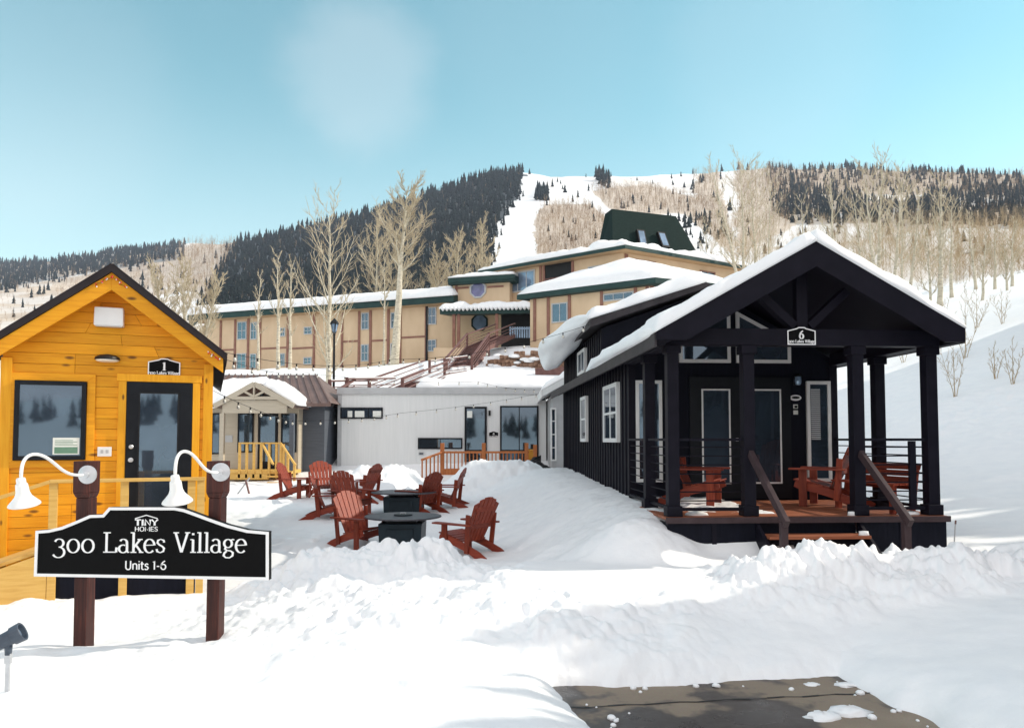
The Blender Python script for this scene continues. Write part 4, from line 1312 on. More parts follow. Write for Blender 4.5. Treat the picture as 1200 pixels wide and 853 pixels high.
def round_table(px, Y, r, h, label, tilt=0):
    x = gx(px, Y)
    t = thing('fire_table', label, 'fire table', (x, Y, Hs(x, Y) - .06), 0, 'round fire tables in the snow')
    q = r * .55
    part('base', MB().hexa([(-q * .94, -q * .94, -.1), (q * .94, -q * .94, -.1), (q * .94, q * .94, -.1), (-q * .94, q * .94, -.1), (-q, -q, h - .11), (q, -q, h - .11), (q, q, h - .11), (-q, q, h - .11)]), 'firepit', t, bevel=.01)
    part('panel', MB().box(-q * .62, -q - .012, .12, q * .62, -q - .002 + .02, h - .2), 'firepit', t, bevel=.004)
    part('neck', MB().box(-q * .7, -q * .7, h - .109, q * .7, q * .7, h - .045), 'black', t)
    part('table_top', MB().lathe([(.01, -.016), (r - .03, -.016), (r - .006, -.010), (r, .0), (r - .012, .014), (.01, .018)], 48, (0, 0, h - .022)), 'firetop', t)
    part('burner_lid', MB().lathe([(.16, .0), (.16, .012), (.13, .018), (.01, .02)], 24, (0, 0, h + .001)), 'black', t)
    part('handle', MB().tube([(-.05, 0, h + .012), (-.04, 0, h + .04), (.04, 0, h + .04), (.05, 0, h + .012)], .007, 6), 'silver', t)
    return t
round_table(473, 12.8, .66, .61, 'round slate topped fire table nearest the camera, with dark teal base')
round_table(474, 16.9, .74, .56, 'round slate topped fire table further back among the chairs')

# ------------------------------------------------------------------ small beige cabin with porch gable
Yb = 25.5
def bx_(px): return gx(px, Yb)
def bz(py): return EYE + (HZ - py) / F * Yb
C2 = thing('beige_cabin', 'small beige and slate cabin with brown roof, snowy porch gable and timber steps', 'cabin', (0, 0, 0))
fz = bz(549); ez = bz(478)
xa, xb, xc, xd = bx_(228), bx_(350), bx_(376), bx_(318)
part('wall', MB().box(xa, Yb, fz - .6, xb, Yb + 4.5, ez), 'beige', C2)
part('side_wall', MB().box(xb - .01, Yb + .5, fz - .6, xc, Yb + 4.4, ez + .1), 'slate', C2)
part('skirting', MB().box(xa + .05, Yb - .015, fz - 1.2, xb - .05, Yb + .1, fz - .12), 'navy', C2)
rz_ = bz(436)
rm = MB()
rm.hexa([(xa - .3, Yb - .35, ez), (xc + .35, Yb - .05, ez + .05), (bx_(349) , Yb + 2.4, rz_), (xa - .3, Yb + 2.4, rz_),
         (xa - .3, Yb - .35, ez + .12), (xc + .35, Yb - .05, ez + .17), (bx_(349), Yb + 2.4, rz_ + .12), (xa - .3, Yb + 2.4, rz_ + .12)])
rm.hexa([(xa - .3, Yb + 2.4, rz_), (bx_(349), Yb + 2.4, rz_), (xc + .35, Yb + 4.9, ez + .05), (xa - .3, Yb + 4.9, ez), (xa - .3, Yb + 2.4, rz_ + .12), (bx_(349), Yb + 2.4, rz_ + .12), (xc + .35, Yb + 4.9, ez + .17), (xa - .3, Yb + 4.9, ez + .12)])
rm.add([(xc + .35, Yb - .05, ez + .17), (xc + .35, Yb + 4.9, ez + .17), (bx_(349), Yb + 2.4, rz_ + .119)], [(0, 1, 2)])
ro = part('roof', rm, 'brownroof', C2)
sm_ = MB()
for k in range(17):
    f = k / 16
    p = Vector((xa - .2 + (xc + .30 - xa + .2) * f, Yb - .33 + .28 * f, ez + .14 + .05 * f))
    q = Vector((xa - .2 + (bx_(347) - xa + .2) * f, Yb + 2.38, rz_ + .14))
    sm_.bar(p, q, .035, .05)
sm_.build('seam', 'brownroof', ro)
snow_slab('snow_cover', ro, (xa - .3, Yb - .45, ez + .10), (bx_(300), Yb - .40, ez + .12), (bx_(303), Yb + 1.3, ez + .12 + (rz_ - ez) * .58), (xa - .3, Yb + 1.3, ez + .12 + (rz_ - ez) * .58), .38, 36, 16, edge=.3, seed=21, over=.1)
# porch gable
ga, gb, gt = bx_(268), bx_(357), bz(451)
gm = (ga + gb) / 2
py0 = Yb - 1.25
gr = MB()
for s, e in ((-1, ga), (1, gb)):
    gr.hexa([(gm, py0, gt - .10), (e, py0, ez - .05), (e, Yb + .6, ez - .05), (gm, Yb + .6, gt - .10), (gm, py0, gt), (e, py0, ez + .05), (e, Yb + .6, ez + .05), (gm, Yb + .6, gt)])
go = part('porch_roof', gr, 'brownroof', C2)
snow_slab('snow_cover', go, (gb + .08, py0 + .02, ez + .04), (gb + .08, Yb + .6, ez + .04), (gm + .3, Yb + .6, gt - .12), (gm + .3, py0 + .02, gt - .12), .30, 24, 14, edge=.2, seed=22, over=.05)
snow_slab('snow_cover', go, (ga - .02, py0 + .25, ez + .04), (ga - .02, Yb + .6, ez + .04), (gm - .25, Yb + .6, gt - .1), (gm - .25, py0 + .25, gt - .1), .12, 24, 14, edge=.2, seed=23)
gt_ = MB()
for s, e in ((-1, ga), (1, gb)):
    gt_.bar((gm, py0 - .03, gt - .06), (e, py0 - .03, ez), .06, .16, (0, 0, 1))
gt_.box(ga + .5, py0 - .055, ez + .22, gb - .5, py0 - .005, ez + .32)
gt_.bar((gm, py0 - .031, ez + .30), (gm, py0 - .031, gt - .08), .05, .09, (0, 1, 0))
for s in (-1, 1):
    gt_.bar((gm, py0 - .034, ez + .32), (gm + s * .45, py0 - .034, ez + .55), .05, .07, (0, 0, 1))
part('gable_truss', gt_, 'beige', C2)
part('porch_beam', MB().box(ga + .25, py0 + .03, ez - .22, gb - .25, py0 + .15, ez + .21), 'beige', C2)
for px in (276, 354):
    part('porch_post', MB().box(bx_(px) - .07, py0 + .03, fz - .02, bx_(px) + .07, py0 + .17, ez - .221), 'beige' if px < 300 else 'slate', C2)
window(C2, bx_(279), bz(530), bx_(297.5), bz(484), Yb, .05, 'frame_black', 'glass_blue', .04, (0, 0))
window(C2, bx_(330), bz(530), bx_(348), bz(485), Yb, .05, 'frame_black', 'glass_blue', .04, (0, 0))
window(C2, bx_(248), bz(532), bx_(259), bz(484), Yb, .05, 'frame_black', 'glass_blue', .04, (0, 0))
d_ = part('door', MB().box(bx_(303), Yb - .04, fz, bx_(326), Yb + .02, bz(485)), 'frame_black', C2)
MB().box(bx_(306), Yb - .048, fz + .25, bx_(323), Yb - .0405, bz(488)).build('pane', 'glass_blue', d_)
part('door_trim', MB().box(bx_(299), Yb - .03, fz, bx_(302.7), Yb - .001, bz(484)).box(bx_(326.5), Yb - .03, fz, bx_(329.5), Yb - .001, bz(484)), 'beige', C2)
part('porch_floor', MB().box(ga + .1, py0, fz - .12, gb - .1, Yb - .02, fz - .01), 'lumber', C2)
# porch rail and the steps going down to the right
sx = bx_(343); ex = bx_(368); sz = bz(578)
rl = MB()
rl.bar((bx_(296), py0, bz(519)), (sx, py0, bz(519)), .05, .09, (0, 1, 0))
part('handrail', rl, 'lumber', C2)
part('handrail', MB().bar((bx_(322), py0 - .02, bz(519)), (bx_(344), py0 - .9, bz(541)), .05, .09, (0, 1, 0)), 'lumber', C2)
part('handrail', MB().bar((sx, py0 - .02, bz(519)), (ex, py0 - .9, bz(542)), .05, .09, (0, 1, 0)), 'lumber', C2)
for px in (297, 305, 313, 321, 330, 338, 346):
    part('baluster', MB().box(bx_(px) - .035, py0 - .03, fz - .25, bx_(px) + .035, py0 + .03, bz(520)), 'lumber', C2)
for px in (343, 355, 366):
    f = (px - 343) / 25
    part('baluster', MB().box(bx_(px) - .035, py0 - .03 - .85 * f, fz - .3 - .9 * f, bx_(px) + .035, py0 + .03 - .85 * f, bz(520 + 22 * f)), 'lumber', C2)
for k in range(5):
    f = k / 4
    part('step', MB().box(bx_(330 + 12 * f), py0 - .25 - .24 * k, fz - .22 - .19 * k, bx_(345 + 14 * f), py0 - .02 - .24 * k, fz - .17 - .19 * k), 'lumber', C2)
part('floor_joist', MB().box(ga + .3, py0 - .03, fz - .3, bx_(330), py0 + .0, fz - .121), 'lumber', C2)
part('wall_plaque', MB().box(bx_(263), Yb - .02, bz(518), bx_(273), Yb - .001, bz(510)), 'capgrey', C2)
rebase(C2, (bx_(310), Yb, fz - .6))
# small sawhorse plank by the beige cabin
t = thing('lean_board', 'short grey board leaning in the snow left of the beige cabin steps', 'board', (gx(283, 21), 21, Hs(gx(283, 21), 21)))
part('plank', MB().bar((-.15, 0, -.1), (.22, .1, .45), .06, .04), 'capgrey', t)
part('brace', MB().bar((.28, 0, -.1), (.12, .06, .40), .04, .04), 'stair', t)

# ------------------------------------------------------------------ white flat roofed cabin (unit 4)
Yw = 27.0
def wx_(px): return gx(px, Yw)
def wz(py): return EYE + (HZ - py) / F * Yw
C4 = thing('white_cabin', 'long white flat roofed cabin with ribbon windows and cedar deck', 'cabin', (0, 0, 0))
w0, w1 = wx_(396.5), wx_(640)
zt = wz(458); zb = wz(575)
part('wall', MB().box(w0, Yw, zb, w1, Yw + 3.6, zt), 'steelwhite', C4)
ca = part('roof_cap', MB().box(w0 - .05, Yw - .07, zt - .12, w1 + .05, Yw + 3.66, zt + .12), 'capgrey', C4)
snow_slab('snow_cover', ca, (wx_(488), Yw + .35, zt + .12), (w1, Yw + .35, zt + .12), (w1, Yw + 3.5, zt + .12), (wx_(492), Yw + 3.5, zt + .12), .42, 50, 20, edge=.8, seed=31, over=.05)
part('corner_trim', MB().box(w0 - .02, Yw - .03, zb, w0 + .12, Yw - .001, zt - .121), 'capgrey', C4)
for k in range(11):
    x = w0 + .7 * (k + 1)
    if x < w1 - .1:
        part('panel_seam', MB().box(x - .008, Yw - .006, wz(556), x + .008, Yw - .0005, zt - .121), 'steelwhite', C4)
fo = window(C4, wx_(399), wz(490.5), wx_(448.5), wz(477.5), Yw, .05, 'frame_black', 'glass_blue', .05, (2, 0))
for a, b in ((407.5, 413), (415, 427), (437, 447)):
    MB().box(wx_(a), Yw - .034, wz(489), wx_(b), Yw - .0305, wz(481.5)).build('blind_or_reflection', 'paper', fo)  # white patches laid on the pane paint in its reflections
window(C4, wx_(490), wz(526), wx_(542), wz(513), Yw, .05, 'frame_black', 'glass', .05, (1, 0))
d_ = part('door', MB().box(wx_(544.5), Yw - .05, wz(541), wx_(570.5), Yw + .02, wz(476.5)), 'frame_black', C4)
MB().box(wx_(547), Yw - .058, wz(539), wx_(568), Yw - .0505, wz(479)).build('pane', 'glass', d_)
MB().box(wx_(547.5), Yw - .062, wz(489.5), wx_(553.5), Yw - .0585, wz(481.5)).build('blind_or_reflection', 'paper', d_)
window(C4, wx_(586), wz(548), wx_(631), wz(475.5), Yw, .06, 'frame_black', 'glass', .05, (1, 0))
part('sconce', MB().box(wx_(572.5), Yw - .1, wz(487), wx_(575), Yw - .001, wz(481)), 'black', C4)
t = unit_plaque('unit_plaque', 'tiny black plaque numbered 4 between the white cabin door and big window', (wx_(578.5), Yw - .002, wz(512.3)), 0, .36, '4')
t = thing('meter_box', 'small grey plate low on the white cabin under the ribbon window', 'meter', (wx_(494), Yw, wz(533)))
part('box', MB().box(-.1, -.05, 0, .1, -.001, .1), 'capgrey', t); part('cover', MB().box(-.07, -.056, .02, .07, -.0505, .08), 'slate', t)
# flood lamps under the roof at the right end
for px, lab in ((634.5, 'left black floodlight under the right end of the white roof'), (647.5, 'right black floodlight by the pale grey gable')):
    t = thing('flood_lamp', lab, 'lamp', (wx_(px), Yw - 1.2 if px > 640 else Yw - .35, wz(465)), 0, 'black floodlights at the white cabin')
    part('head', MB().hexa([(-.13, -.22, -.14), (.10, -.25, -.16), (.12, -.02, -.10), (-.11, .0, -.08), (-.13, -.17, .12), (.10, -.2, .11), (.12, .03, .13), (-.11, .05, .14)]), 'black', t, bevel=.01)
    part('bracket', MB().bar((0, -.05, .1), (0, .33 if px < 640 else .2, .16), .04, .04), 'black', t)
# cedar deck
D4 = thing('cedar_deck', 'orange cedar deck with slatted railing before the white cabin', 'deck', (0, 0, 0))
Yd = 25.2
dx = lambda px: gx(px, Yd)
dz = lambda py: EYE + (HZ - py) / F * Yd
part('deck_boards', MB().box(dx(520), Yd, dz(550) - .1, dx(652), Yw - .06, dz(550)), 'deckwood', D4)
part('rim_joist', MB().box(dx(520), Yd - .04, dz(556), dx(652), Yd - .001, dz(549)), 'cedar', D4)
part('handrail', MB().box(dx(516), Yd - .05, dz(531), dx(620), Yd + .05, dz(528.5)), 'cedar', D4)
part('handrail', MB().bar((dx(518), Yd - .05, dz(530)), (gx(495, 23.2), 23.2, EYE + (HZ - 538.5) / F * 23.2), .09, .05), 'cedar', D4)
for px in (518.5, 567, 617, 627, 650):
    part('post', MB().box(dx(px) - .065, Yd - .065, .3, dx(px) + .065, Yd + .065, dz(519 if px < 620 else 521)), 'cedar', D4, bevel=.006)
for px in np.arange(524, 615, 4.4):
    if abs(px - 567) > 2.5:
        part('baluster', MB().box(dx(px) - .02, Yd - .02, dz(550), dx(px) + .02, Yd + .02, dz(531)), 'cedar', D4)
for k in range(6):
    f = k / 5
    x, y_ = dx(518) + (gx(495, 23.2) - dx(518)) * f, Yd - .05 + (23.2 - Yd + .05) * f
    zz = dz(530) + (EYE + (HZ - 538.5) / F * 23.2 - dz(530)) * f
    part('baluster', MB().box(x - .022, y_ - .022, zz - .9, x + .022, y_ + .022, zz - .02), 'cedar', D4)
rebase(D4, (dx(567), Yd, dz(550) - .1))
rebase(C4, ((w0 + w1) / 2, Yw, zb))
t = thing('yellow_bin', 'small orange yellow bin on the cedar deck at the glass doors', 'bin', (gx(623.5, 25.9), 25.9, dz(550)))
part('body', MB().hexa([(-.12, -.12, 0), (.12, -.12, 0), (.12, .12, 0), (-.12, .12, 0), (-.15, -.15, .62), (.15, -.15, .62), (.15, .15, .62), (-.15, .15, .62)]), 'yellow', t, bevel=.01)
part('lid', MB().box(-.165, -.165, .622, .165, .165, .67), 'yellow', t, bevel=.01)
t = thing('tarp_heap', 'dark tarp heap in the snow at the right end of the cedar deck', 'tarp', (gx(634, 23.6), 23.6, EYE + (HZ - 556) / F * 23.6))
r0 = np.random.default_rng(3)
vs = [];fs = []
for i in range(5):
    for j in range(14):
        th = 2 * PI * j / 14; ph = i / 4 * PI / 2
        q = 1 + .25 * r0.random()
        vs.append((.62 * math.cos(th) * math.cos(ph) * q, .4 * math.sin(th) * math.cos(ph) * q, -.15 + .62 * math.sin(ph) * (1 - .3 * math.cos(th)) * q * .8))
for i in range(4):
    for j in range(14):
        fs.append((i * 14 + j, i * 14 + (j + 1) % 14, (i + 1) * 14 + (j + 1) % 14, (i + 1) * 14 + j))
m_ = MB(); m_.add(vs, fs); part('cover', m_, 'black', t)

# ------------------------------------------------------------------ pale grey cabin behind (mostly hidden by the dark cabin)
C5 = thing('grey_cabin', 'pale grey gabled cabin wedged between the white and black cabins', 'cabin', (0, 0, 0))
Yg = 23.8
g0, g1 = gx(640, Yg), gx(640, Yg) + 2.7
zE = EYE + (HZ - 462) / F * Yg
part('wall', MB().prism([(g0 + .2, .6), (g1 - .2, .6), (g1 - .2, zE), ((g0 + g1) / 2, zE + .72), (g0 + .2, zE)], Yg, Yg + 6), 'capgrey', C5)
g_ = MB()
for s, e in ((-1, g0 - .15), (1, g1 + .15)):
    m_ = (g0 + g1) / 2
    g_.hexa([(m_, Yg - .4, zE + .74), (e, Yg - .4, zE - .10), (e, Yg + 6.2, zE - .10), (m_, Yg + 6.2, zE + .74), (m_, Yg - .4, zE + .94), (e, Yg - .4, zE + .1), (e, Yg + 6.2, zE + .1), (m_, Yg + 6.2, zE + .94)])
go = part('roof', g_, 'steelwhite', C5)
snow_slab('snow_cover', go, (g0 - .15, Yg - .4, zE + .1), (g0 - .15, Yg + 6.2, zE + .1), ((g0 + g1) / 2, Yg + 6.2, zE + .94), ((g0 + g1) / 2, Yg - .4, zE + .94), .2, 40, 14, edge=.15, seed=33)
part('eave_fascia', MB().box(g0 - .19, Yg - .42, zE - .14, g0 - .151, Yg + 6.2, zE + .12), 'white', C5)
window(C5, gx(645, Yg), EYE + (HZ - 540) / F * Yg, gx(652, Yg), EYE + (HZ - 478) / F * Yg, Yg, .05, 'white', 'glass_blue', .05, (0, 3))
rebase(C5, ((g0 + g1) / 2, Yg, .6))

# ------------------------------------------------------------------ hillside: stone wall, stairs, lamp post
t = thing('stone_wall', 'brown rubble stone retaining wall dusted with snow below the hotel', 'retaining wall', (0, 0, 0))
r0 = random.Random(11)
st = MB()
A, B = W(566, 441, 44), W(676, 441, 41)
top = 1.75
for row in range(7):
    f = 0
    while f < 1:
        w = r0.uniform(.03, .065)
        zz = row * top / 7
        hgt = top * (.55 + .45 * min(1, f * 2.2))
        if zz < hgt and r0.random() > .10:
            c = A.lerp(B, f + w / 2)
            s = (B - A).length * w / 2 * 1.02
            pts8 = []
            for dz_ in (0, 1):
                for (dx_, dy_) in ((-1, -1), (1, -1), (1, 1), (-1, 1)):
                    pts8.append((c.x + dx_ * s * r0.uniform(.78, 1), c.y + dy_ * .3 * r0.uniform(.5, 1) + zz * .5, c.z - .2 + zz + dz_ * top / 7 * r0.uniform(.75, 1.05)))
            st.hexa(pts8)
        f += w
part('stonework', st, 'stone', t, bevel=.03)
part('earth_fill', MB().hexa([A + Vector((0, .2, -.8)), B + Vector((0, .2, -.8)), B + Vector((0, 2.2, -.8)), A + Vector((0, 2.2, -.8)), A + Vector((0, 1.1, 1.3)), B + Vector((0, 1.1, 1.55)), B + Vector((0, 2.2, 1.55)), A + Vector((0, 2.2, 1.3))]), 'snow', t)
part('timber_edging', MB().bar(W(628, 440, 40.5), W(676, 437, 40), .35, .75), 'stair', t)
sn = MB()
for k in range(26):
    f = r0.random(); zz = r0.uniform(.1, top * .9)
    c = A.lerp(B, f)
    q_ = r0.uniform(.5, 1.25)
    sn.lathe([(.02, .09 * q_), (.18 * q_, .07 * q_), (.34 * q_, .02), (.36 * q_, -.05)], 9, (c.x, c.y - .22 + zz * .5, c.z - .2 + zz), (0, -.3, 1))
part('snow_cover', sn, 'snow', t, smooth=True)
rebase(t, A)

ST = thing('timber_staircase', 'weathered red timber staircase climbing the snowy slope to the hotel', 'staircase', (0, 0, 0))
nodes = [W(352, 512, 27.8), W(374, 486, 29.5), W(396, 472, 31), W(452, 470, 32.5), W(512, 442, 42), W(538, 438, 43), W(560, 408, 49), W(592, 394, 56)]
for i in range(len(nodes) - 1):
    a, b = nodes[i], nodes[i + 1]
    d = (b - a); dh = Vector((d.x, d.y, 0)).normalized(); sd = Vector((-dh.y, dh.x, 0)) * .75
    flat = abs(d.z) < .3
    for s in (-1, 1):
        part('stringer', MB().bar(a + sd * s, b + sd * s, .08, .28), 'stair', ST)
        rl = part('handrail', MB().bar(a + sd * s + Vector((0, 0, .95)), b + sd * s + Vector((0, 0, .95)), .14, .06), 'stair', ST)
        rr = MB()
        for h_ in (.25, .47, .69):
            rr.bar(a + sd * s + Vector((0, 0, h_)), b + sd * s + Vector((0, 0, h_)), .03, .04)
        rr.build('rail_slat', 'stair', rl)
        if i in (2, 4):
            sl = MB().bar(a + sd * s + Vector((0, 0, 1.0)), b + sd * s + Vector((0, 0, 1.0)), .10, .04)
            sl.build('snow_cover', 'snow', rl)
        part('post', MB().box(-.07, -.07, -.9, .07, .07, 1.02), 'stair', ST).location = a + sd * s
    n = max(3, int(d.length / .42))
    tr = MB()
    for k in range(n):
        c = a.lerp(b, (k + .5) / n)
        tr.bar(c - sd, c + sd, .36, .06)
    part('treads', tr, 'snow' if flat else 'stair', ST)
rebase(ST, nodes[0])

lp = W(391, 456, 32)
t = thing('lamp_post', 'slim black lamp post with lantern rising behind the white cabin', 'street lamp', (lp.x, lp.y, Hs(lp.x, lp.y) - .1))
zt_ = EYE + (HZ - 372) / F * 32 - t.location.z
part('post', MB().lathe([(.11, 0), (.11, .3), (.07, .45), (.055, .6), (.048, zt_ - .75), (.07, zt_ - .72), (.04, zt_ - .66)], 12), 'black', t)
part('lantern', MB().lathe([(.06, zt_ - .64), (.11, zt_ - .55), (.16, zt_ - .28), (.15, zt_ - .26)], 8), 'glass_pale', t)
part('cap', MB().lathe([(.21, zt_ - .26), (.16, zt_ - .16), (.07, zt_ - .07), (.05, zt_ - .05), (.02, zt_)], 8), 'black', t)
cg = MB()
for k in range(6):
    th = 2 * PI * k / 6
    cg.bar((.065 * math.cos(th), .065 * math.sin(th), zt_ - .66), (.17 * math.cos(th), .17 * math.sin(th), zt_ - .25), .02, .02)
part('cage', cg, 'black', t)

# ------------------------------------------------------------------ hotel on the hill
HT = thing('hotel', 'large tan hotel on the hill with snowy roofs, green fascia and steep green tower roof', 'hotel', (0, 0, 0))
class Wall:
    """vertical wall from A to B (left to right as seen); l along it, y<0 towards the viewer"""
    def __init__(s, A, B):
        s.A = Vector((A[0], A[1], 0)); s.B = Vector((B[0], B[1], 0))
        s.d = (s.B - s.A).normalized(); s.L = (s.B - s.A).length
        s.M = Matrix.Translation(s.A) @ Matrix.Rotation(math.atan2(s.d.y, s.d.x), 4, 'Z')
    def at(s, px, py):
        k = (px - CX) / F
        l = (k * s.A.y - s.A.x) / (s.d.x - k * s.d.y)
        Y = s.A.y + s.d.y * l
        return l, W(px, py, Y).z
    def body(s, z0, z1, depth, name='wall', mat='hotelwall', l0=0, l1=None):
        return part(name, MB().box(l0, 0, z0, s.L if l1 is None else l1, depth, z1), mat, HT, xf=s.M)
    def trim(s, px, y0, y1, w=.22):
        m_ = MB()
        l, a = s.at(px, y0); b = s.at(px, y1)[1]
        m_.box(l - w / 2, -.08, b, l + w / 2, -.002, a)
        return part('trim_board', m_, 'hoteltrim', HT, xf=s.M)
    def band(s, pxa, pxb, py, h=.16):
        la, za = s.at(pxa, py); lb, zb = s.at(pxb, py)
        zz = (za + zb) / 2
        return part('trim_band', MB().box(la, -.05, zz - h / 2, lb, -.001, zz + h / 2), 'hoteltrim', HT, xf=s.M)
    def win(s, pxa, pya, pxb, pyb, fm='capgrey', pm_='glass_blue', mun=(1, 1), fr=.09):
        l0, zt = s.at(pxa, pya); l1, zt2 = s.at(pxb, pya); z0 = s.at(pxa, pyb)[1]; z2 = s.at(pxb, pyb)[1]
        return window(HT, l0, (z0 + z2) / 2, l1, (zt + zt2) / 2, -.002, fr, fm, pm_, .07, mun, xf=s.M)
    def fascia(s, z0, z1, l0, l1, out, mat='hotelgreen'):
        return part('fascia', MB().box(l0, -out - .12, z0, l1, -out, z1), mat, HT, xf=s.M)
# --- left wing
LWg = Wall((-29.6, 71.5), (-5.0, 62.5))
ztw = 13.55
LWg.body(6.0, ztw, 11)
ff = LWg.fascia(ztw - .06, ztw + .32, -1.4, LWg.L + .5, .9)
part('soffit', MB().box(-1.3, -.88, ztw - .14, LWg.L, 11, ztw - .02), 'soffit', HT, xf=LWg.M)
rw = MB().prism([(-1.0, ztw + .40), (11.8, ztw + 3.2), (11.8, ztw - .1), (-1.0, ztw - .1)], -1.4, LWg.L + .4, 'x')
rw = part('roof', rw, 'hotelgreen', HT, xf=LWg.M)
p = [LWg.M @ Vector(q) for q in ((-1.6, -1.1, ztw + .42), (LWg.L + .4, -1.1, ztw + .42), (LWg.L + .4, 11.5, ztw + 3.2), (-1.6, 11.5, ztw + 3.2))]
snow_slab('snow_cover', rw, *p, .72, 110, 24, edge=.7, seed=51, over=.08, rough=.15)
for px, a, b in ((257, 374, 437), (274, 373, 437), (289.5, 371, 436), (303.5, 370, 436), (336, 367, 434), (367, 364, 433), (400, 361, 430), (420, 359, 430), (433.5, 358, 428), (454.5, 356, 428), (468.5, 355, 427), (499, 352, 424)):
    LWg.trim(px, a, b)
part('downspout', MB().box(LWg.L - 2.5, -.14, 7, LWg.L - 2.34, -.03, ztw), 'black', HT, xf=LWg.M)
for a, b, y_ in ((257.6, 274, 410), (304, 336, 408), (401, 419, 400), (434, 454, 399), (469, 498.5, 395), (336.5, 366.5, 408)):
    LWg.band(a, b, y_)
for a, b, y0, y1, y2, y3 in ((276.5, 287.5, 377, 398, 414, 432.5), (292, 299.5, 377.5, 398, 414.5, 432), (327, 333, 384, 394.5, 414, 429), (355, 364.5, 383, 392, 418.5, 427), (422.5, 431.5, 366.5, 386.5, 403.5, 423.5), (457, 466.5, 366, 385, 402, 420), (500.5, 511, 360, 380.5, 398, 412)):
    LWg.win(a, y0, b, y1); LWg.win(a, y2, b, y3)
# --- hipped left end of the wing
LE = Wall((-32.0, 75.5), (-29.65, 71.55))
LE.body(6, ztw - .3, 6)
LE.fascia(ztw - .2, ztw + .5, -.9, LE.L + .6, .7)
# --- link with octagonal window
LK = Wall((-5.05, 62.6), (-.2, 61.2))
LK.body(7, 15.1, 8)
LK.fascia(15.2, 15.56, -.2, LK.L + .6, .5)
rk = part('roof', MB().prism([(-.55, 15.5), (8, 16.2), (8, 15.05), (-.55, 15.05)], -.2, LK.L + .6, 'x'), 'hotelgreen', HT, xf=LK.M)
p = [LK.M @ Vector(q) for q in ((-.2, -.6, 15.6), (LK.L + .5, -.6, 15.6), (LK.L + .5, 8, 16.2), (-.2, 8, 16.2))]
snow_slab('snow_cover', rk, *p, .35, 30, 14, edge=.4, seed=52)
def octagon(w, px, py, r, frame='capgrey', pane='purplepane'):
    l, z_ = w.at(px, py)
    poly = [(l + r * math.cos(R(22.5 + 45 * k)), z_ + r * math.sin(R(22.5 + 45 * k))) for k in range(8)]
    f = MB().ring_frame(poly, .13, -.10, .0)
    fo = part('octagon_window', f, frame, HT, xf=w.M)
    MB().prism(inset(poly, .12), -.05, -.002).build('pane', pane, fo, xf=w.M)
octagon(LK, 560, 339.5, .78)
LK.band(533, 549, 337.5); LK.band(571, 590, 336)
LK.trim(534.5, 330, 352)
# --- upper block
UK, UL, UR = (8.5, 56.0), (-1.8, 63.4), (19.2, 62.2)
WL, WR = Wall(UL, UK), Wall(UK, UR)
zU = 16.25
core = MB().prism([UL, UK, UR, (9.0, 69.5)], 7.5, zU, 'z')
part('wall', core, 'hotelwall', HT)
def off(p, w):   # roof outline pushed out
    c = Vector((8.7, 62.6)); q = Vector(p); return tuple(q + (q - c).normalized() * w)
ro_ = [off(p, 1.15) for p in (UL, UK, UR, (9.0, 69.5))]
ru = MB().prism(ro_, zU + .02, zU + .28, 'z')
ru = part('roof', ru, 'hotelgreen', HT)
part('soffit', MB().prism([off(p, 1.05) for p in (UL, UK, UR, (9.0, 69.5))], zU - .04, zU + .015, 'z'), 'soffit', HT)
snow_slab('snow_cover', ru, *[(*p, zU + .28) for p in ro_], .5, 60, 40, edge=.5, seed=53, over=.05, rough=.5)
WL.trim(592, 312, 345); WL.trim(638, 308, 338); WL.trim(672, 304, 332); WL.trim(634, 308, 344)
WL.win(597, 318, 627.5, 342, mun=(2, 0), pm_='glass_pale', fr=.12)
l0, _ = WL.at(639.5, 320); l1, _ = WL.at(671, 320)
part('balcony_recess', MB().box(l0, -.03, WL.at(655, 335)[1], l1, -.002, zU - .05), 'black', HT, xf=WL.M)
ba = MB()
for k in range(9):
    l = l0 + (l1 - l0) * (k + .5) / 9
    ba.box(l - .06, -.12, WL.at(655, 334)[1], l + .06, -.035, WL.at(655, 326)[1])
ba.box(l0, -.13, WL.at(655, 326)[1], l1, -.03, WL.at(655, 325)[1])
part('balcony_rail', ba, 'stair', HT, xf=WL.M)
WL.win(690, 311, 717, 323, mun=(2, 0))
WR.trim(735, 298, 318, .3)
WR.win(741, 305, 770, 316, 'hoteltrim', 'glass', (4, 0), .1)
WR.win(783, 317, 802, 325, 'hoteltrim', 'glass', (1, 0), .1)
WR.win(822, 318, 840, 325, 'hoteltrim', 'glass', (1, 0), .1)
WR.band(733, 860, 304, .3)
# --- lower front block
DK, DL, DR = (9.3, 50.0), (1.35, 54.9), (14.6, 51.9)
VL, VR = Wall(DL, DK), Wall(DK, DR)
zD = 12.4
DB = (6.6, 57.5)
part('wall', MB().prism([DL, DK, DR, (13.5, 56.5), DB], 7.0, zD, 'z'), 'hotelwall', HT)
def offd(p, w):
    c = Vector((8.2, 54.0)); q = Vector(p); return tuple(q + (q - c).normalized() * w)
outl = [offd(p, 1.0) for p in (DL, DK, DR, (13.5, 56.5), DB)]
hip = MB()
n = 5
ap = (8.6, 54.2, zD + 2.5)
hip.add([(*p, zD + .02) for p in outl] + [(*p, zD + .38) for p in outl] + [ap], [(4, 3, 2, 1, 0)] + [(i, (i + 1) % n, (i + 1) % n + n, i + n) for i in range(n)] + [(i + n, (i + 1) % n + n, 2 * n) for i in range(n)])
hp = part('roof', hip, 'hotelgreen', HT)
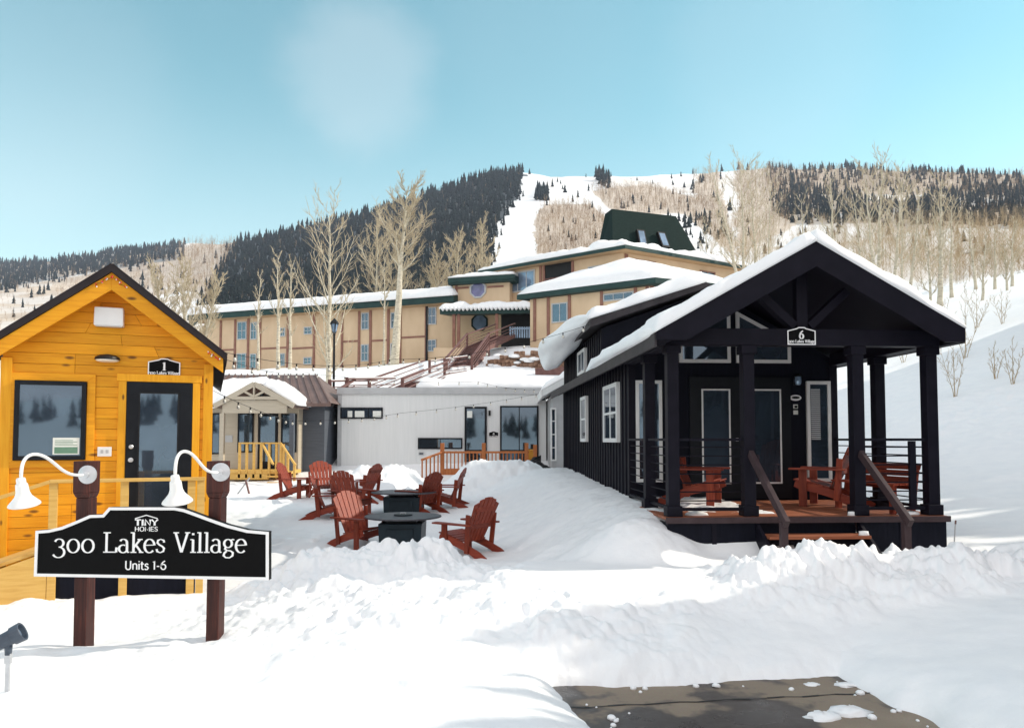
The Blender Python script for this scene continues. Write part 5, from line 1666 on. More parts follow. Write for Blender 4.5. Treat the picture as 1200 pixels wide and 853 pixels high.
# snow on the hip as a cap that keeps clear of the fascia
cap = MB()
ins_ = [offd(p, .98) for p in (DL, DK, DR, (13.5, 56.5), DB)]
NR, NA = 12, 60
vs, fs = [], []
def on_poly(f):
    k = int(f * n) % n; u_ = f * n - int(f * n)
    a, b = ins_[k], ins_[(k + 1) % n]
    return Vector((a[0] + (b[0] - a[0]) * u_, a[1] + (b[1] - a[1]) * u_))
for i in range(NR + 1):
    f = i / NR
    for j in range(NA):
        q = on_poly(j / NA)
        xy = q.lerp(Vector((ap[0], ap[1])), 1 - f)
        zz = zD + .38 + (ap[2] - zD - .38) * (1 - f) + .48 * math.sqrt(max(0, 1 - f ** 8)) + .02 + .06 * float(vnoise(np.array([xy.x * 1.3]), np.array([xy.y * 1.3]), 4)[0]) * (1 - f ** 6)
        vs.append((xy.x, xy.y, zz))
for i in range(NR):
    for j in range(NA):
        fs.append((i * NA + j, i * NA + (j + 1) % NA, (i + 1) * NA + (j + 1) % NA, (i + 1) * NA + j))
cap.add(vs, fs)
cap.build('snow_cover', 'snow', hp, smooth=True)
for px in (627, 643, 668, 706, 746, 760):
    VL.trim(px, 350 - (px - 622) * .13, 400)
VL.win(647, 355, 666, 378, mun=(1, 0))
VL.win(708, 343, 744, 352, mun=(2, 0))
VR.trim(765, 334, 365); VR.trim(772, 334, 365); VR.trim(806, 335, 365)
VR.win(776, 344, 803, 360, 'hoteltrim', 'glass_blue', (1, 0), .1)
part('snow_hood', MB().box(0, -.5, 7.4, .1, -.4, 7.5), 'snow', HT, xf=VL.M) if False else None
# --- entrance porch under its own roof
EP = Wall((-5.6, 58.6), (1.5, 58.0))
zc = 11.9
ce = part('canopy', MB().prism([(-.2, zc), (4.2, zc + .6), (4.2, zc + .95), (-.2, zc + .42)], -.1, EP.L + .1, 'x'), 'hotelgreen', HT, xf=EP.M)
p = [EP.M @ Vector(q) for q in ((-.1, -.2, zc + .42), (EP.L + .1, -.2, zc + .42), (EP.L + .1, 4.0, zc + .93), (-.1, 4.0, zc + .93))]
snow_slab('snow_cover', ce, *p, .48, 50, 18, edge=.7, seed=55, over=.08, rough=.3)
sc_m = MB()
for k in range(22):
    l = EP.L * (k + .5) / 22
    sc_m.lathe([(.02, .10), (.14, .06), (.16, -.04), (.08, -.17), (.01, -.22)], 8, EP.M @ Vector((l, -.28, zc + .45)))
sc_m.build('snow_scallop', 'snow', ce, smooth=True)
for px in (531.5, 537, 582):
    l, _ = EP.at(px, 370)
    part('porch_post', MB().box(l - .12, -.05, 8.2, l + .12, .19, zc + .05), 'hoteltrim', HT, xf=EP.M)
octagon(LK, 562, 378, .78, 'greenroof', 'glass_pale')
l0, zz0 = LK.at(573, 397); 
EW = Wall((-.9, 61.35), (2.2, 60.6))
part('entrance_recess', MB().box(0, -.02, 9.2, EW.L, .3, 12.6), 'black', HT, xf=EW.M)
er = MB()
for k in range(10):
    l, z0 = EP.at(598 + k * 2.8, 396); z1 = EP.at(598 + k * 2.8, 383)[1]
    er.box(l - .055, -.05, z0, l + .055, .02, z1)
l0, z1 = EP.at(597, 385); l1, _ = EP.at(625, 385)
er.box(l0, -.06, z1 - .08, l1, .03, z1 + .04)
part('entrance_rail', er, 'glass_pale', HT, xf=EP.M)
part('terrace', MB().box(-6, 56.5, 6.5, 2.5, 62, 9.0), 'hotelwall', HT)
# --- steep green tower roof
zb_ = 16.5
P0, P1, P2, P3 = (7.2, 66.5, zb_), (8.35, 60.5, zb_), (17.2, 64.2, zb_), (15.5, 69.5, zb_)
T0 = W(717, 245, 62.6); T1 = W(792, 253.5, 66.0); T2 = T1 + Vector((-.7, 1.6, 0)); T3 = T0 + Vector((-.4, 1.4, 0))
tw = MB().add([P0, P1, P2, P3, T3, T0, T1, T2], [(0, 1, 5, 4), (1, 2, 6, 5), (2, 3, 7, 6), (3, 0, 4, 7), (4, 5, 6, 7), (3, 2, 1, 0)])
two = part('tower_roof', tw, 'greenroof', HT)
fn = ((Vector(P2) - Vector(P1)).cross(T0 - Vector(P1))).normalized()
if fn.y > 0: fn = -fn
for (u0, v0) in ((.33, .36), (.60, .36)):
    a = Vector(P1).lerp(Vector(P2), u0); b = T0.lerp(T1, u0 + .02)
    c = a.lerp(b, v0); e = a.lerp(b, v0 + .27)
    x_ = (Vector(P2) - Vector(P1)).normalized()
    m_ = MB()
    h = x_ * .38
    o = fn * .28
    m_.hexa([c - h, c + h, c + h + o, c - h + o, e - h, e + h, e + h + o, e - h + o])
    s_ = part('skylight', m_, 'black', HT)
    o2 = fn * .282; o3 = fn * .30; h2 = x_ * .28
    c2, e2 = c.lerp(e, .1), c.lerp(e, .9)
    MB().hexa([c2 - h2 + o2, c2 + h2 + o2, c2 + h2 + o3, c2 - h2 + o3, e2 - h2 + o2, e2 + h2 + o2, e2 + h2 + o3, e2 - h2 + o3]).build('pane', 'glass_pale', s_)
sd = MB().lathe([(1.3, -.2), (1.2, .3), (.9, .6), (.5, .8), (.05, .9)], 18, W(706, 290, 61.0) - Vector((0, 0, .3)))
sd.build('snow_drift', 'snow', ru, smooth=True)
for px in (812, 845):
    pass
rebase(HT, (5, 58, 8))

# tiny snowy house up the slope on the right
hb = W(1142, 297, 150)
t = thing('distant_house', 'tiny distant house with snowy roof among the bare trees', 'house', (hb.x, hb.y, hb.z - .5))
part('wall', MB().box(-1.3, 0, -1, 1.3, 3, .6).prism([(-1.3, .6), (1.3, .6), (0, 1.0)], 0.01, 2.99), 'slate', t)
r_ = MB()
for s in (-1, 1):
    r_.hexa([(0, -.3, 1.02), (s * 1.6, -.3, .55), (s * 1.6, 3.3, .55), (0, 3.3, 1.02), (0, -.3, 1.4), (s * 1.6, -.3, .9), (s * 1.6, 3.3, .9), (0, 3.3, 1.4)])
part('roof', r_, 'snow', t)
part('window', MB().box(-.5, -.03, -.2, .5, -.001, .35), 'frame_black', t)

# ------------------------------------------------------------------ string lights
def string_light(label, pts, nb, sag=0.0, seed=1):
    t = thing('string_light', label, 'string lights', pts[0], 0, 'festoon lights strung across the yard')
    r0 = random.Random(seed)
    p0 = Vector(pts[0])
    path = []
    for i in range(len(pts) - 1):
        a, b = Vector(pts[i]), Vector(pts[i + 1])
        for k in range(16):
            f = k / 16
            q = a.lerp(b, f); q.z -= sag * 4 * f * (1 - f)
            path.append(q - p0)
    path.append(Vector(pts[-1]) - p0)
    part('wire', MB().tube(path, .0042, 5), 'black', t)
    L_ = len(path) - 1
    for k in range(nb):
        f = (k + .7) / nb * L_
        i = min(int(f), L_ - 1)
        q = path[i].lerp(path[i + 1], f - i)
        b = part('bulb', MB().lathe([(.002, -.11), (.02, -.10), (.027, -.08), (.02, -.055), (.012, -.045)], 8, q), 'bulb', t, smooth=True)
        MB().lathe([(.012, -.045), (.012, .006)], 8, q).build('socket', 'black', b)
e1 = xf1(1.34, -.30, 3.25)
string_light('upper festoon string from the yellow cabin eave to the dark cabin dormer', [e1, W(460, 421, 17), xf6(-2.05, DY - .3, dz0 + .02)], 22, .18, 2)
string_light('lower festoon string sagging across the white cabin front', [xf1(1.30, -.02, 2.7), W(345, 493, 17.5), W(470, 484, 21), W(633, 461, 26.6)], 24, .06, 3)
string_light('middle festoon string crossing before the hotel wing to the white roof', [e1 + Vector((0, 0, -.08)), W(360, 437, 22), W(560, 447, 27), W(640, 456, 26.8)], 22, .12, 4)
# ------------------------------------------------------------------ bare trees
def perp(d, r0):
    a = d.orthogonal().normalized()
    b = d.cross(a)
    th = r0.uniform(0, 2 * PI)
    return a * math.cos(th) + b * math.sin(th)

def bare_tree(name, label, x, y, h, r, seed, group=None, start=.35, spread=.28, limbs=22, up=.9, twigs=7, twr=.016, lean=(0, 0), multi=0, sub=3, cat='tree', zoff=-.3, bark='bark', twig='twig'):
    r0 = random.Random(seed)
    z0 = Hs(x, y) + zoff
    t = thing(name, label, cat, (x, y, z0), 0, group)
    tr, cr = MB(), MB()
    stems = [(Vector((0, 0, 0)), lean, h, r)]
    for k in range(multi):
        a = 2 * PI * k / max(multi, 1) + r0.uniform(-.4, .4)
        stems.append((Vector((math.cos(a) * r * 2, math.sin(a) * r * 2, 0)), (math.cos(a) * h * .28 * r0.uniform(.5, 1.2), math.sin(a) * h * .28 * r0.uniform(.5, 1.2)), h * r0.uniform(.7, .98), r * .75))
    for base, ln, hh, rr in stems:
        pts = []
        wob = Vector((0, 0, 0))
        n = 12
        for i in range(n + 1):
            f = i / n
            wob += Vector((r0.uniform(-1, 1), r0.uniform(-1, 1), 0)) * hh * .006
            pts.append(base + Vector((ln[0] * f ** 1.2, ln[1] * f ** 1.2, hh * f)) + wob)
        rad = [rr * (1 - .93 * (i / n) ** 1.1) + (rr * .35 if i == 0 else 0) for i in range(n + 1)]
        tr.tube(pts, rad, 8)
        for k in range(limbs):
            f = start + (1 - start) * ((k + r0.random()) / limbs) ** .95
            i = min(int(f * n), n - 1)
            o = pts[i].lerp(pts[i + 1], f * n - i)
            az = k * 2.399 + r0.uniform(-.5, .5)
            q = (f - start) / (1 - start)
            L_ = spread * hh * (1.05 - .62 * q) * r0.uniform(.65, 1.15) * (0.55 + .45 * min(1, q * 5))
            d = Vector((math.cos(az), math.sin(az), up * r0.uniform(.7, 1.35)))
            d.normalize()
            lr = rr * (1 - .85 * f) * .42
            lp_ = [o]
            for s in range(5):
                d = (d + Vector((r0.uniform(-.16, .16), r0.uniform(-.16, .16), .13))).normalized()
                lp_.append(lp_[-1] + d * L_ / 5)
            tr.tube(lp_, [max(lr * (1 - .8 * s / 5), twr) for s in range(6)], 5, cap=False)
            for s in range(1, 6):
                for _ in range(sub):
                    dd = ((lp_[s] - lp_[s - 1]).normalized() + perp(d, r0) * r0.uniform(.5, 1.0) + Vector((0, 0, .15))).normalized()
                    l2 = L_ * r0.uniform(.16, .38)
                    a = lp_[s - 1].lerp(lp_[s], r0.random())
                    m1 = a + dd * l2 * .5
                    d3 = (dd + Vector((r0.uniform(-.3, .3), r0.uniform(-.3, .3), .3))).normalized()
                    m2 = m1 + d3 * l2 * .5
                    cr.tube([a, m1, m2], [twr * 1.1, twr * .9, twr * .5], 3, cap=False)
                    for _ in range(twigs):
                        b_ = a.lerp(m2, r0.uniform(.25, 1))
                        d4 = (d3 + perp(d3, r0) * r0.uniform(.4, .9) + Vector((0, 0, .2))).normalized()
                        cr.tube([b_, b_ + d4 * l2 * r0.uniform(.25, .6)], [twr * .62, twr * .35], 3, cap=False)
    part('trunk', tr, bark, t, smooth=True)
    part('crown', cr, twig, t)
    return t
def ht(px, ytop, x, Y):
    return W(px, ytop, Y).z - Hs(x, Y) + .3
def tree_at(px, Y, ytop, r, seed, label, group=None, **k):
    x = gx(px, Y)
    return bare_tree('aspen_tree', label, x, Y, ht(px, ytop, x, Y), r, seed, group, **k)
GA = 'bare aspens before the hotel wing'
tree_at(460, 55, 222, .34, 101, 'tall pale aspen with thick trunk before the hotel wing', GA, start=.52, spread=.27, limbs=22, up=.6, twigs=6, twr=.02, lean=(1.3, 0), sub=4)
tree_at(386, 39, 246, .16, 102, 'broad vase shaped aspen right behind the lamp post', GA, start=.08, spread=.42, limbs=26, up=1.0, twigs=3, twr=.014, sub=2)
tree_at(324, 57, 300, .16, 103, 'slender aspen, left of the pair before the hotel windows', GA, start=.30, spread=.20, limbs=18, up=1.3, twigs=2, twr=.017, sub=2)
tree_at(338, 58, 304, .15, 104, 'slender aspen, right of the pair before the hotel windows', GA, start=.30, spread=.18, limbs=16, up=1.3, twigs=2, twr=.017, sub=2)
tree_at(301, 56, 322, .12, 105, 'short thin aspen at the left end of the hotel wing', GA, start=.35, spread=.18, limbs=14, up=1.2, twigs=2, twr=.016, sub=2)
tree_at(449, 56, 296, .10, 106, 'thin straight aspen sapling close beside the tall pale aspen', GA, start=.45, spread=.16, limbs=14, up=1.2, twigs=2, twr=.016, sub=2)
tree_at(214, 42, 316, .17, 107, 'fan shaped aspen behind the yellow cabin roof', None, start=.30, spread=.30, limbs=26, up=1.5, twigs=4, twr=.015, sub=3, multi=2)
GB = 'bare trees behind the hotel roof'
tree_at(534, 92, 285, .22, 108, 'bushy tan bare tree above the left hotel roof', GB, start=.30, spread=.34, limbs=22, up=1.0, twigs=7, twr=.026, sub=3, multi=2)
tree_at(565, 95, 262, .20, 109, 'tall narrow bare tree behind the octagon window block', GB, start=.40, spread=.22, limbs=22, up=1.2, twigs=6, twr=.026, sub=3)
tree_at(512, 96, 300, .18, 110, 'low tan bare tree right of the tall pale aspen', GB, start=.30, spread=.34, limbs=18, up=1.0, twigs=6, twr=.026, sub=3, multi=1)
tree_at(440, 90, 268, .2, 111, 'rounded tan tree behind the left hotel roof by the tall aspen', GB, start=.35, spread=.34, limbs=20, up=.9, twigs=6, twr=.026, sub=3, multi=1)
GR = 'bare aspens on the slope behind the dark cabin'
RT = [(858, 58, 196, .20, (-2.6, 0), 'leaning pale aspen over the right end of the hotel roof'), (872, 60, 188, .17, (-.4, 0), 'tall thin aspen left of the dark cabin gable'), (888, 62, 196, .17, (-.6, 0), 'thin aspen just left of the dark cabin peak'),
      (903, 70, 205, .14, (.4, 0), 'slim bare aspen rising over the left roof slope of the dark cabin'), (982, 74, 208, .24, (0, 0), 'white barked aspen just right of the dark cabin peak'), (1010, 66, 230, .16, (-1.2, 0), 'spreading grey aspen beyond the dark gable'),
      (1036, 58, 178, .20, (.6, 0), 'tallest aspen on the slope, poking above the ridge'), (1028, 54, 200, .16, (-1.0, 0), 'pale aspen in the cluster behind the right roof slope'), (1056, 56, 205, .17, (1.2, 0), 'forked aspen right of the tallest one'),
      (1076, 60, 224, .16, (.9, 0), 'tan aspen half way down the right roof slope'), (1107, 52, 212, .20, (.3, 0), 'white trunked aspen standing on the open snow at right'), (1122, 60, 236, .15, (.3, 0), 'slim aspen right of the white trunked aspen'),
      (1146, 64, 250, .14, (-.3, 0), 'grey aspen by the distant house'), (1172, 58, 268, .13, (.2, 0), 'small aspen near the right edge of the woods'), (1193, 56, 262, .13, (.3, 0), 'bare aspen at the very right edge'), (945, 82, 232, .16, (0, 0), 'hazy aspen right behind the dark cabin ridge'),
      (828, 66, 262, .12, (.5, 0), 'low twiggy aspen by the right hotel eave'),
      (1092, 46, 262, .10, (-.3, 0), 'thin aspen just above the right eave tip of the dark cabin'), (1158, 48, 272, .10, (.3, 0), 'thin aspen at the lower edge of the right wood'), (1184, 50, 285, .09, (-.2, 0), 'slim aspen low on the slope near the right edge'), (1064, 66, 214, .13, (.4, 0), 'thin pale aspen in the gap right of the forked aspen')]
for i, (px, Y, yt, r, ln, lab) in enumerate(RT):
    tree_at(px - ln[0] / Y * F * .5, Y, yt, r, 120 + i, lab, GR, start=.30 if yt < 230 else .22, spread=.24 + .05 * (i % 3), limbs=15, up=1.15, twigs=3, twr=.015, sub=2, lean=ln)
GS = 'saplings on the right snow slope'
for i, (px, Y, yb, yt, lab) in enumerate([(1085, 36, 430, 360, 'thin twiggy sapling just right of the porch eave'), (1120, 33, 465, 392, 'bushy sapling in the snow right of the porch'), (1133, 36, 420, 330, 'thin upright sapling above the bushy one'),
                                          (1168, 34, 445, 400, 'low twiggy shrub on the shaded snow at right'), (1188, 35, 450, 395, 'twiggy shrub at the right edge of the snow'), (1148, 40, 385, 335, 'small bare sapling on the sunlit snow'),
                                          (1060, 36, 425, 372, 'thin sapling seen through the porch posts'), (1178, 44, 380, 340, 'stubby dark sapling on the sunlit snow at right')]):
    x = gx(px, Y)
    # stand on the slope where it is seen at that height
    Ys = np.linspace(18, 60, 200); Xs = gx(px, 1) * Ys
    _, yy = proj(Xs, Ys, H(Xs, Ys))
    k = int(np.argmax(yy <= yb)) if (yy <= yb).any() else 80
    Y = float(Ys[k]); x = float(Xs[k])
    bare_tree('sapling', lab, x, Y, max(.8, (yb - yt) / F * Y), .018, 160 + i, GS, start=.15, spread=.30, limbs=9, up=1.3, twigs=2, twr=.0045, sub=1, cat='sapling', zoff=-.1, multi=2, bark='twig_tan', twig='twig_tan')
t = thing('marker_stake', 'thin marker stake in the snow right of the black porch', 'stake', (gx(1113, 9.9), 9.9, Hs(gx(1113, 9.9), 9.9) - .1))
part('rod', MB().tube([(0, 0, 0), (.04, 0, .42)], .009, 6), 'capgrey', t)
part('tip', MB().tube([(.04, 0, .42), (.045, 0, .47)], .012, 6), 'stair', t)

# ------------------------------------------------------------------ far woods
NC, NY = 900, 520
cols = np.linspace(-260, 1460, NC)
ys = np.exp(np.linspace(math.log(75), math.log(3100), NY))
XX = ((cols - CX) / F)[:, None] * ys[None]
YY = np.broadcast_to(ys, XX.shape)
ZZ = H(XX.ravel(), YY.ravel()).reshape(XX.shape)
_, PYg = proj(XX, YY, ZZ)
RUN = np.minimum.accumulate(PYg, axis=1)
def seen_at(px, py):
    """first ground point seen at the photo pixels"""
    ci = np.clip(((px + 260) / 1720 * (NC - 1)).astype(int), 0, NC - 1)
    k = (RUN[ci] > py[:, None]).sum(axis=1)
    ok = k < NY
    k = np.clip(k, 0, NY - 1)
    Yv = ys[k] * (1 + .003 * rng.standard_normal(len(k)))
    Xv = (px - CX) / F * Yv
    return Xv[ok], Yv[ok]
def sample_poly(P, n):
    P_ = np.array(P)
    lo, hi = P_.min(0), P_.max(0)
    out = np.zeros((0, 2))
    while len(out) < n:
        c = lo + (hi - lo) * rng.random((n * 3, 2))
        j = 4 * rng.standard_normal(len(c))
        out = np.vstack([out, c[inpoly(c[:, 0] + j, c[:, 1] + j * .5, P)]])
    return out[:n, 0], out[:n, 1]
def merged(name, mat, V, T, label, smooth=False):
    me = bpy.data.meshes.new(name)
    me.vertices.add(len(V)); me.vertices.foreach_set('co', V.astype(np.float32).ravel())
    me.loops.add(T.size); me.loops.foreach_set('vertex_index', T.ravel().astype(np.int32))
    me.polygons.add(len(T)); me.polygons.foreach_set('loop_start', (np.arange(len(T)) * 3).astype(np.int32))
    me.update(calc_edges=True)
    me.materials.append(M[mat])
    o = bpy.data.objects.new(name, me); COL.objects.link(o)
    tag(o, label, None, None, 'stuff')
    return o
def conifers(name, X, Y, hm, label):
    n = len(X)
    Zb = H(X, Y) - .5
    K = 7
    th = np.arange(K) / K * 2 * PI
    tiers = [(.10, .55, .19), (.36, .80, .14), (.62, 1.0, .085)]
    V, T = [], []
    o = 0
    wid = rng.uniform(.75, 1.25, n)
    for (b, t_, rr) in tiers:
        ang = th[None] + rng.uniform(0, 6.28, n)[:, None]
        rad = hm[:, None] * rr * wid[:, None] * rng.uniform(.65, 1.3, (n, K))
        bx = X[:, None] + np.cos(ang) * rad; by = Y[:, None] + np.sin(ang) * rad
        bz_ = Zb[:, None] + hm[:, None] * (b + rng.uniform(-.06, .05, (n, K)))
        apx = np.stack([X + hm * .01 * rng.standard_normal(n), Y, Zb + hm * t_], -1)[:, None]
        ring = np.stack([bx, by, bz_], -1)
        V.append(np.concatenate([ring, apx], 1).reshape(-1, 3))
        base = o + np.arange(n)[:, None] * (K + 1)
        k = np.arange(K)
        T.append(np.stack([base + k, base + (k + 1) % K, np.broadcast_to(base + K, (n, K))], -1).reshape(-1, 3))
        o += n * (K + 1)
    return merged(name, 'conifer', np.vstack(V), np.vstack(T), label)
def collect(specs):
    Xs, Ys, Hh = [], [], []
    for P, n, h0, h1 in specs:
        px, py = sample_poly(P, n)
        x, y = seen_at(px, py)
        hp = rng.uniform(h0, h1, len(x))
        Xs.append(x); Ys.append(y); Hh.append(np.clip(hp / F * y, 2.5, 26))
    return np.concatenate(Xs), np.concatenate(Ys), np.concatenate(Hh)
x, y, h = collect([(P_SPUR, 6500, 7, 14), (P_RTOP, 650, 6, 12), (P_RDARK, 1250, 7, 15), (P_RMIX, 380, 6, 12), (P_LFAR, 2000, 5, 10)] + [(P, 45, 8, 17) for P in P_CLUMPS]
                  + [([(0, 325), (205, 300), (240, 350), (180, 380), (0, 380)], 70, 6, 15), ([(640, 205), (860, 205), (870, 290), (640, 290)], 90, 5, 12), ([(830, 240), (1200, 250), (1200, 300), (830, 300)], 60, 8, 18)])
conifers('conifer_forest', x, y, h, 'dark conifer forest covering the mountain spur and the ridges')
# the wood at the photographer's back, seen in the panes, and shade trees added unseen at right
a = np.radians(rng.uniform(115, 245, 420)); r_ = rng.uniform(140, 300, 420)
xs_ = np.concatenate([r_ * np.sin(a), rng.uniform(27, 35, 90), rng.uniform(11.3, 14.5, 200), rng.uniform(11.2, 15, 60), rng.uniform(27, 31, 40)]); ys_ = np.concatenate([r_ * np.cos(a), rng.uniform(18, 31.5, 90), rng.uniform(-9, 8.4, 200), rng.uniform(6.3, 9.0, 60), rng.uniform(12.5, 18, 40)])
conifers('valley_forest_shade_trees', xs_, ys_, np.concatenate([rng.uniform(5, 9, 420), rng.uniform(13, 16, 90), rng.uniform(5.8, 7.0, 200), rng.uniform(7.4, 8.5, 60), np.clip(15.6 - H(xs_[-40:], ys_[-40:]), 3, 18)]), 'dark conifer wood across the road, mirrored in the panes, with unseen conifers added at right to cast shade')

def bare_wood(name, mat, X, Y, hm, nt_, label, wd=.012, seed=5, trw=1.4, lo=.15, wide=.42):
    r_ = np.random.default_rng(seed)
    n = len(X)
    Zb = H(X, Y) - .2
    V, T = [], []
    def tri(a, b, w):
        """sliver from a to b, w wide at the base"""
        d = r_.uniform(0, PI, a.shape[:-1])
        off = np.stack([np.cos(d), np.sin(d), np.zeros_like(d)], -1) * w[..., None]
        return np.stack([a - off, a + off, b], -2)
    base = np.stack([X, Y, Zb], -1)
    topv = base + np.stack([hm * .04 * r_.standard_normal(n), hm * .04 * r_.standard_normal(n), hm], -1)
    t0 = tri(base, topv, hm * wd * trw)
    f = r_.uniform(lo, .92, (n, nt_))
    a = base[:, None] + (topv - base)[:, None] * f[..., None]
    az = r_.uniform(0, 2 * PI, (n, nt_)); L_ = hm[:, None] * (wide - .3 * f) * r_.uniform(.5, 1.3, (n, nt_)); el = r_.uniform(.5, 1.25, (n, nt_))
    b = a + np.stack([np.cos(az) * np.cos(el), np.sin(az) * np.cos(el), np.sin(el)], -1) * L_[..., None]
    t1 = tri(a, b, np.broadcast_to(hm[:, None] * wd * .6, a.shape[:-1]))
    V = np.concatenate([t0.reshape(-1, 3), t1.reshape(-1, 3)])
    return merged(name, mat, V, np.arange(len(V)).reshape(-1, 3), label)
x, y, h = collect([(P_BARE[0], 1500, 6, 12), (P_BARE[1], 1300, 6, 11), (P_BARE[2], 150, 8, 14), (P_BARE[3], 600, 8, 14), (P_BARE[4], 500, 7, 13), (P_BARE[5], 350, 5, 10), (P_RMIX, 1700, 6, 11), (P_RDARK, 700, 6, 12), (P_TANSLOPE, 420, 5, 11), (P_LFAR, 300, 5, 9), (P_SPUR, 260, 8, 13)])
bare_wood('bare_wood', 'twig_far', x, y, h, 12, 'tan leafless aspen woods on the sunny mountain slopes', .018, 5, .8, .08, .55)
x, y, h = collect([([(835, 240), (1200, 245), (1230, 335), (1100, 345), (960, 330), (835, 330)], 330, 24, 72), ([(835, 250), (1230, 262), (1230, 335), (960, 330), (835, 325)], 520, 10, 40)])
h = np.clip(h, 1.5, 7.5)
bare_wood('dry_thicket', 'twig_tan', x, y, h, 75, 'golden brown leafless thicket on the slope behind the dark cabin', .004, 6, .9, .02, .60)
# a dozen conifers that stand apart
def lone_conifer(px, py, hp, label, i):
    xx, yy_ = seen_at(np.array([px], float), np.array([py], float))
    X, Y = float(xx[0]), float(yy_[0])
    hh = hp / F * Y
    t = thing('conifer', label, 'tree', (X, Y, Hs(X, Y) - .3), 0, 'single conifers on the open slopes')
    r0 = random.Random(i)
    part('trunk', MB().tube([(0, 0, 0), (0, 0, hh * .9)], [hh * .025, hh * .004], 6), 'postwood', t)
    c = MB()
    for k in range(120):
        f = r0.uniform(.06, .97)
        a = r0.uniform(0, 2 * PI); L_ = hh * .20 * (1.02 - f) * r0.uniform(.7, 1.2) + hh * .01
        o = Vector((0, 0, hh * f)); d = Vector((math.cos(a), math.sin(a), -.35)); s = Vector((-math.sin(a), math.cos(a), 0)) * L_ * .38
        c.add([o, o + d * L_ * .6 + s, o + d * L_, o + d * L_ * .6 - s], [(0, 1, 2, 3)])
    part('crown', c, 'conifer', t)
for i, (px, py, hp, lab) in enumerate([(166, 352, 20, 'dark conifer on the tan slope left of the yellow gable'), (160, 338, 10, 'small conifer above the yellow cabin roof, left slope'), (236, 309, 14, 'rounded lone conifer on the pale slope behind the yellow cabin'), (186, 340, 16, 'narrow conifer just right of the yellow gable on the slope'),
                                       (730, 245, 14, 'lone conifer on the ski run above the green tower roof'), (664, 297, 14, 'dark conifer in the bare wood left of the green tower roof'), (645, 297, 9, 'smaller conifer in the bare wood beside the ski run'), (12, 372, 14, 'conifer at the far left edge of the tan slope')]):
    lone_conifer(px, py, hp, lab, i)

# ------------------------------------------------------------------ mountain air
hz = MB().box(-2600, -400, -1.5, 2600, 3700, 760)
hm_ = bpy.data.materials.new('mountain_air'); hm_.use_nodes = True
for n_ in list(hm_.node_tree.nodes):
    if n_.type == 'BSDF_PRINCIPLED': hm_.node_tree.nodes.remove(n_)
vol = hm_.node_tree.nodes.new('ShaderNodeVolumePrincipled')
vol.inputs['Color'].default_value = (0.72, 0.80, 1.0, 1)
vol.inputs['Density'].default_value = 0.00012
hm_.node_tree.links.new(vol.outputs['Volume'], [n_ for n_ in hm_.node_tree.nodes if n_.type == 'OUTPUT_MATERIAL'][0].inputs['Volume'])
hzo = hz.build('haze', hm_, None)
tag(hzo, 'thin blue mountain haze between the yard and the ridges', None, None, 'stuff')

# ------------------------------------------------------------------ daylight
SUN_EL, SUN_AZ = 33.0, 80.0      # azimuth from straight ahead towards the right
w = bpy.data.worlds.new('World')
sc.world = w
w.use_nodes = True
nt = w.node_tree; L = nt.links
bg = nt.nodes['Background']
sky = nt.nodes.new('ShaderNodeTexSky')
sky.sky_type = 'NISHITA'
sky.sun_disc = False
sky.sun_elevation = R(SUN_EL)
sky.sun_rotation = R(SUN_AZ)
sky.altitude = 2000
sky.air_density = 1.0
sky.dust_density = 0.6
sky.ozone_density = 1.0
tint = nt.nodes.new('ShaderNodeMix'); tint.data_type = 'RGBA'; tint.blend_type = 'MULTIPLY'
tint.inputs['Factor'].default_value = 1
tint.inputs[7].default_value = (0.95, 1.34, 0.93, 1)
L.new(sky.outputs['Color'], tint.inputs[6])
# soft haze clouds
tc = nt.nodes.new('ShaderNodeTexCoord')
cloudsum = None
for (px, py, k0, amt) in ((418, 88, .9915, .36), (905, 70, .984, .22), (40, 110, .980, .22), (640, 40, .982, .14)):
    d = (W(px, py, 10) - Vector((0, 0, EYE))).normalized()
    vm = nt.nodes.new('ShaderNodeVectorMath'); vm.operation = 'DOT_PRODUCT'
    nm = nt.nodes.new('ShaderNodeVectorMath'); nm.operation = 'NORMALIZE'
    L.new(tc.outputs['Generated'], nm.inputs[0])
    L.new(nm.outputs['Vector'], vm.inputs[0]); vm.inputs[1].default_value = d
    mr = nt.nodes.new('ShaderNodeMapRange'); mr.interpolation_type = 'SMOOTHERSTEP'
    cn_ = noise(nt, nm.outputs['Vector'], 9, 3, 0.6)
    mj = nt.nodes.new('ShaderNodeMath'); mj.operation = 'MULTIPLY_ADD'; mj.inputs[1].default_value = .007
    L.new(cn_.outputs['Fac'], mj.inputs[0]); L.new(vm.outputs['Value'], mj.inputs[2])
    sb = nt.nodes.new('ShaderNodeMath'); sb.operation = 'SUBTRACT'; sb.inputs[1].default_value = .0035
    L.new(mj.outputs['Value'], sb.inputs[0])
    mr.inputs['From Min'].default_value = k0; mr.inputs['From Max'].default_value = 1.0
    mr.inputs['To Max'].default_value = amt
    L.new(sb.outputs['Value'], mr.inputs['Value'])
    pw = nt.nodes.new('ShaderNodeMath'); pw.operation = 'POWER'; pw.inputs[1].default_value = 1.8
    L.new(mr.outputs['Result'], pw.inputs[0]); mr = pw
    if cloudsum is None: cloudsum = mr.outputs[0]
    else:
        ad = nt.nodes.new('ShaderNodeMath'); ad.operation = 'ADD'
        L.new(cloudsum, ad.inputs[0]); L.new(mr.outputs[0], ad.inputs[1]); cloudsum = ad.outputs['Value']
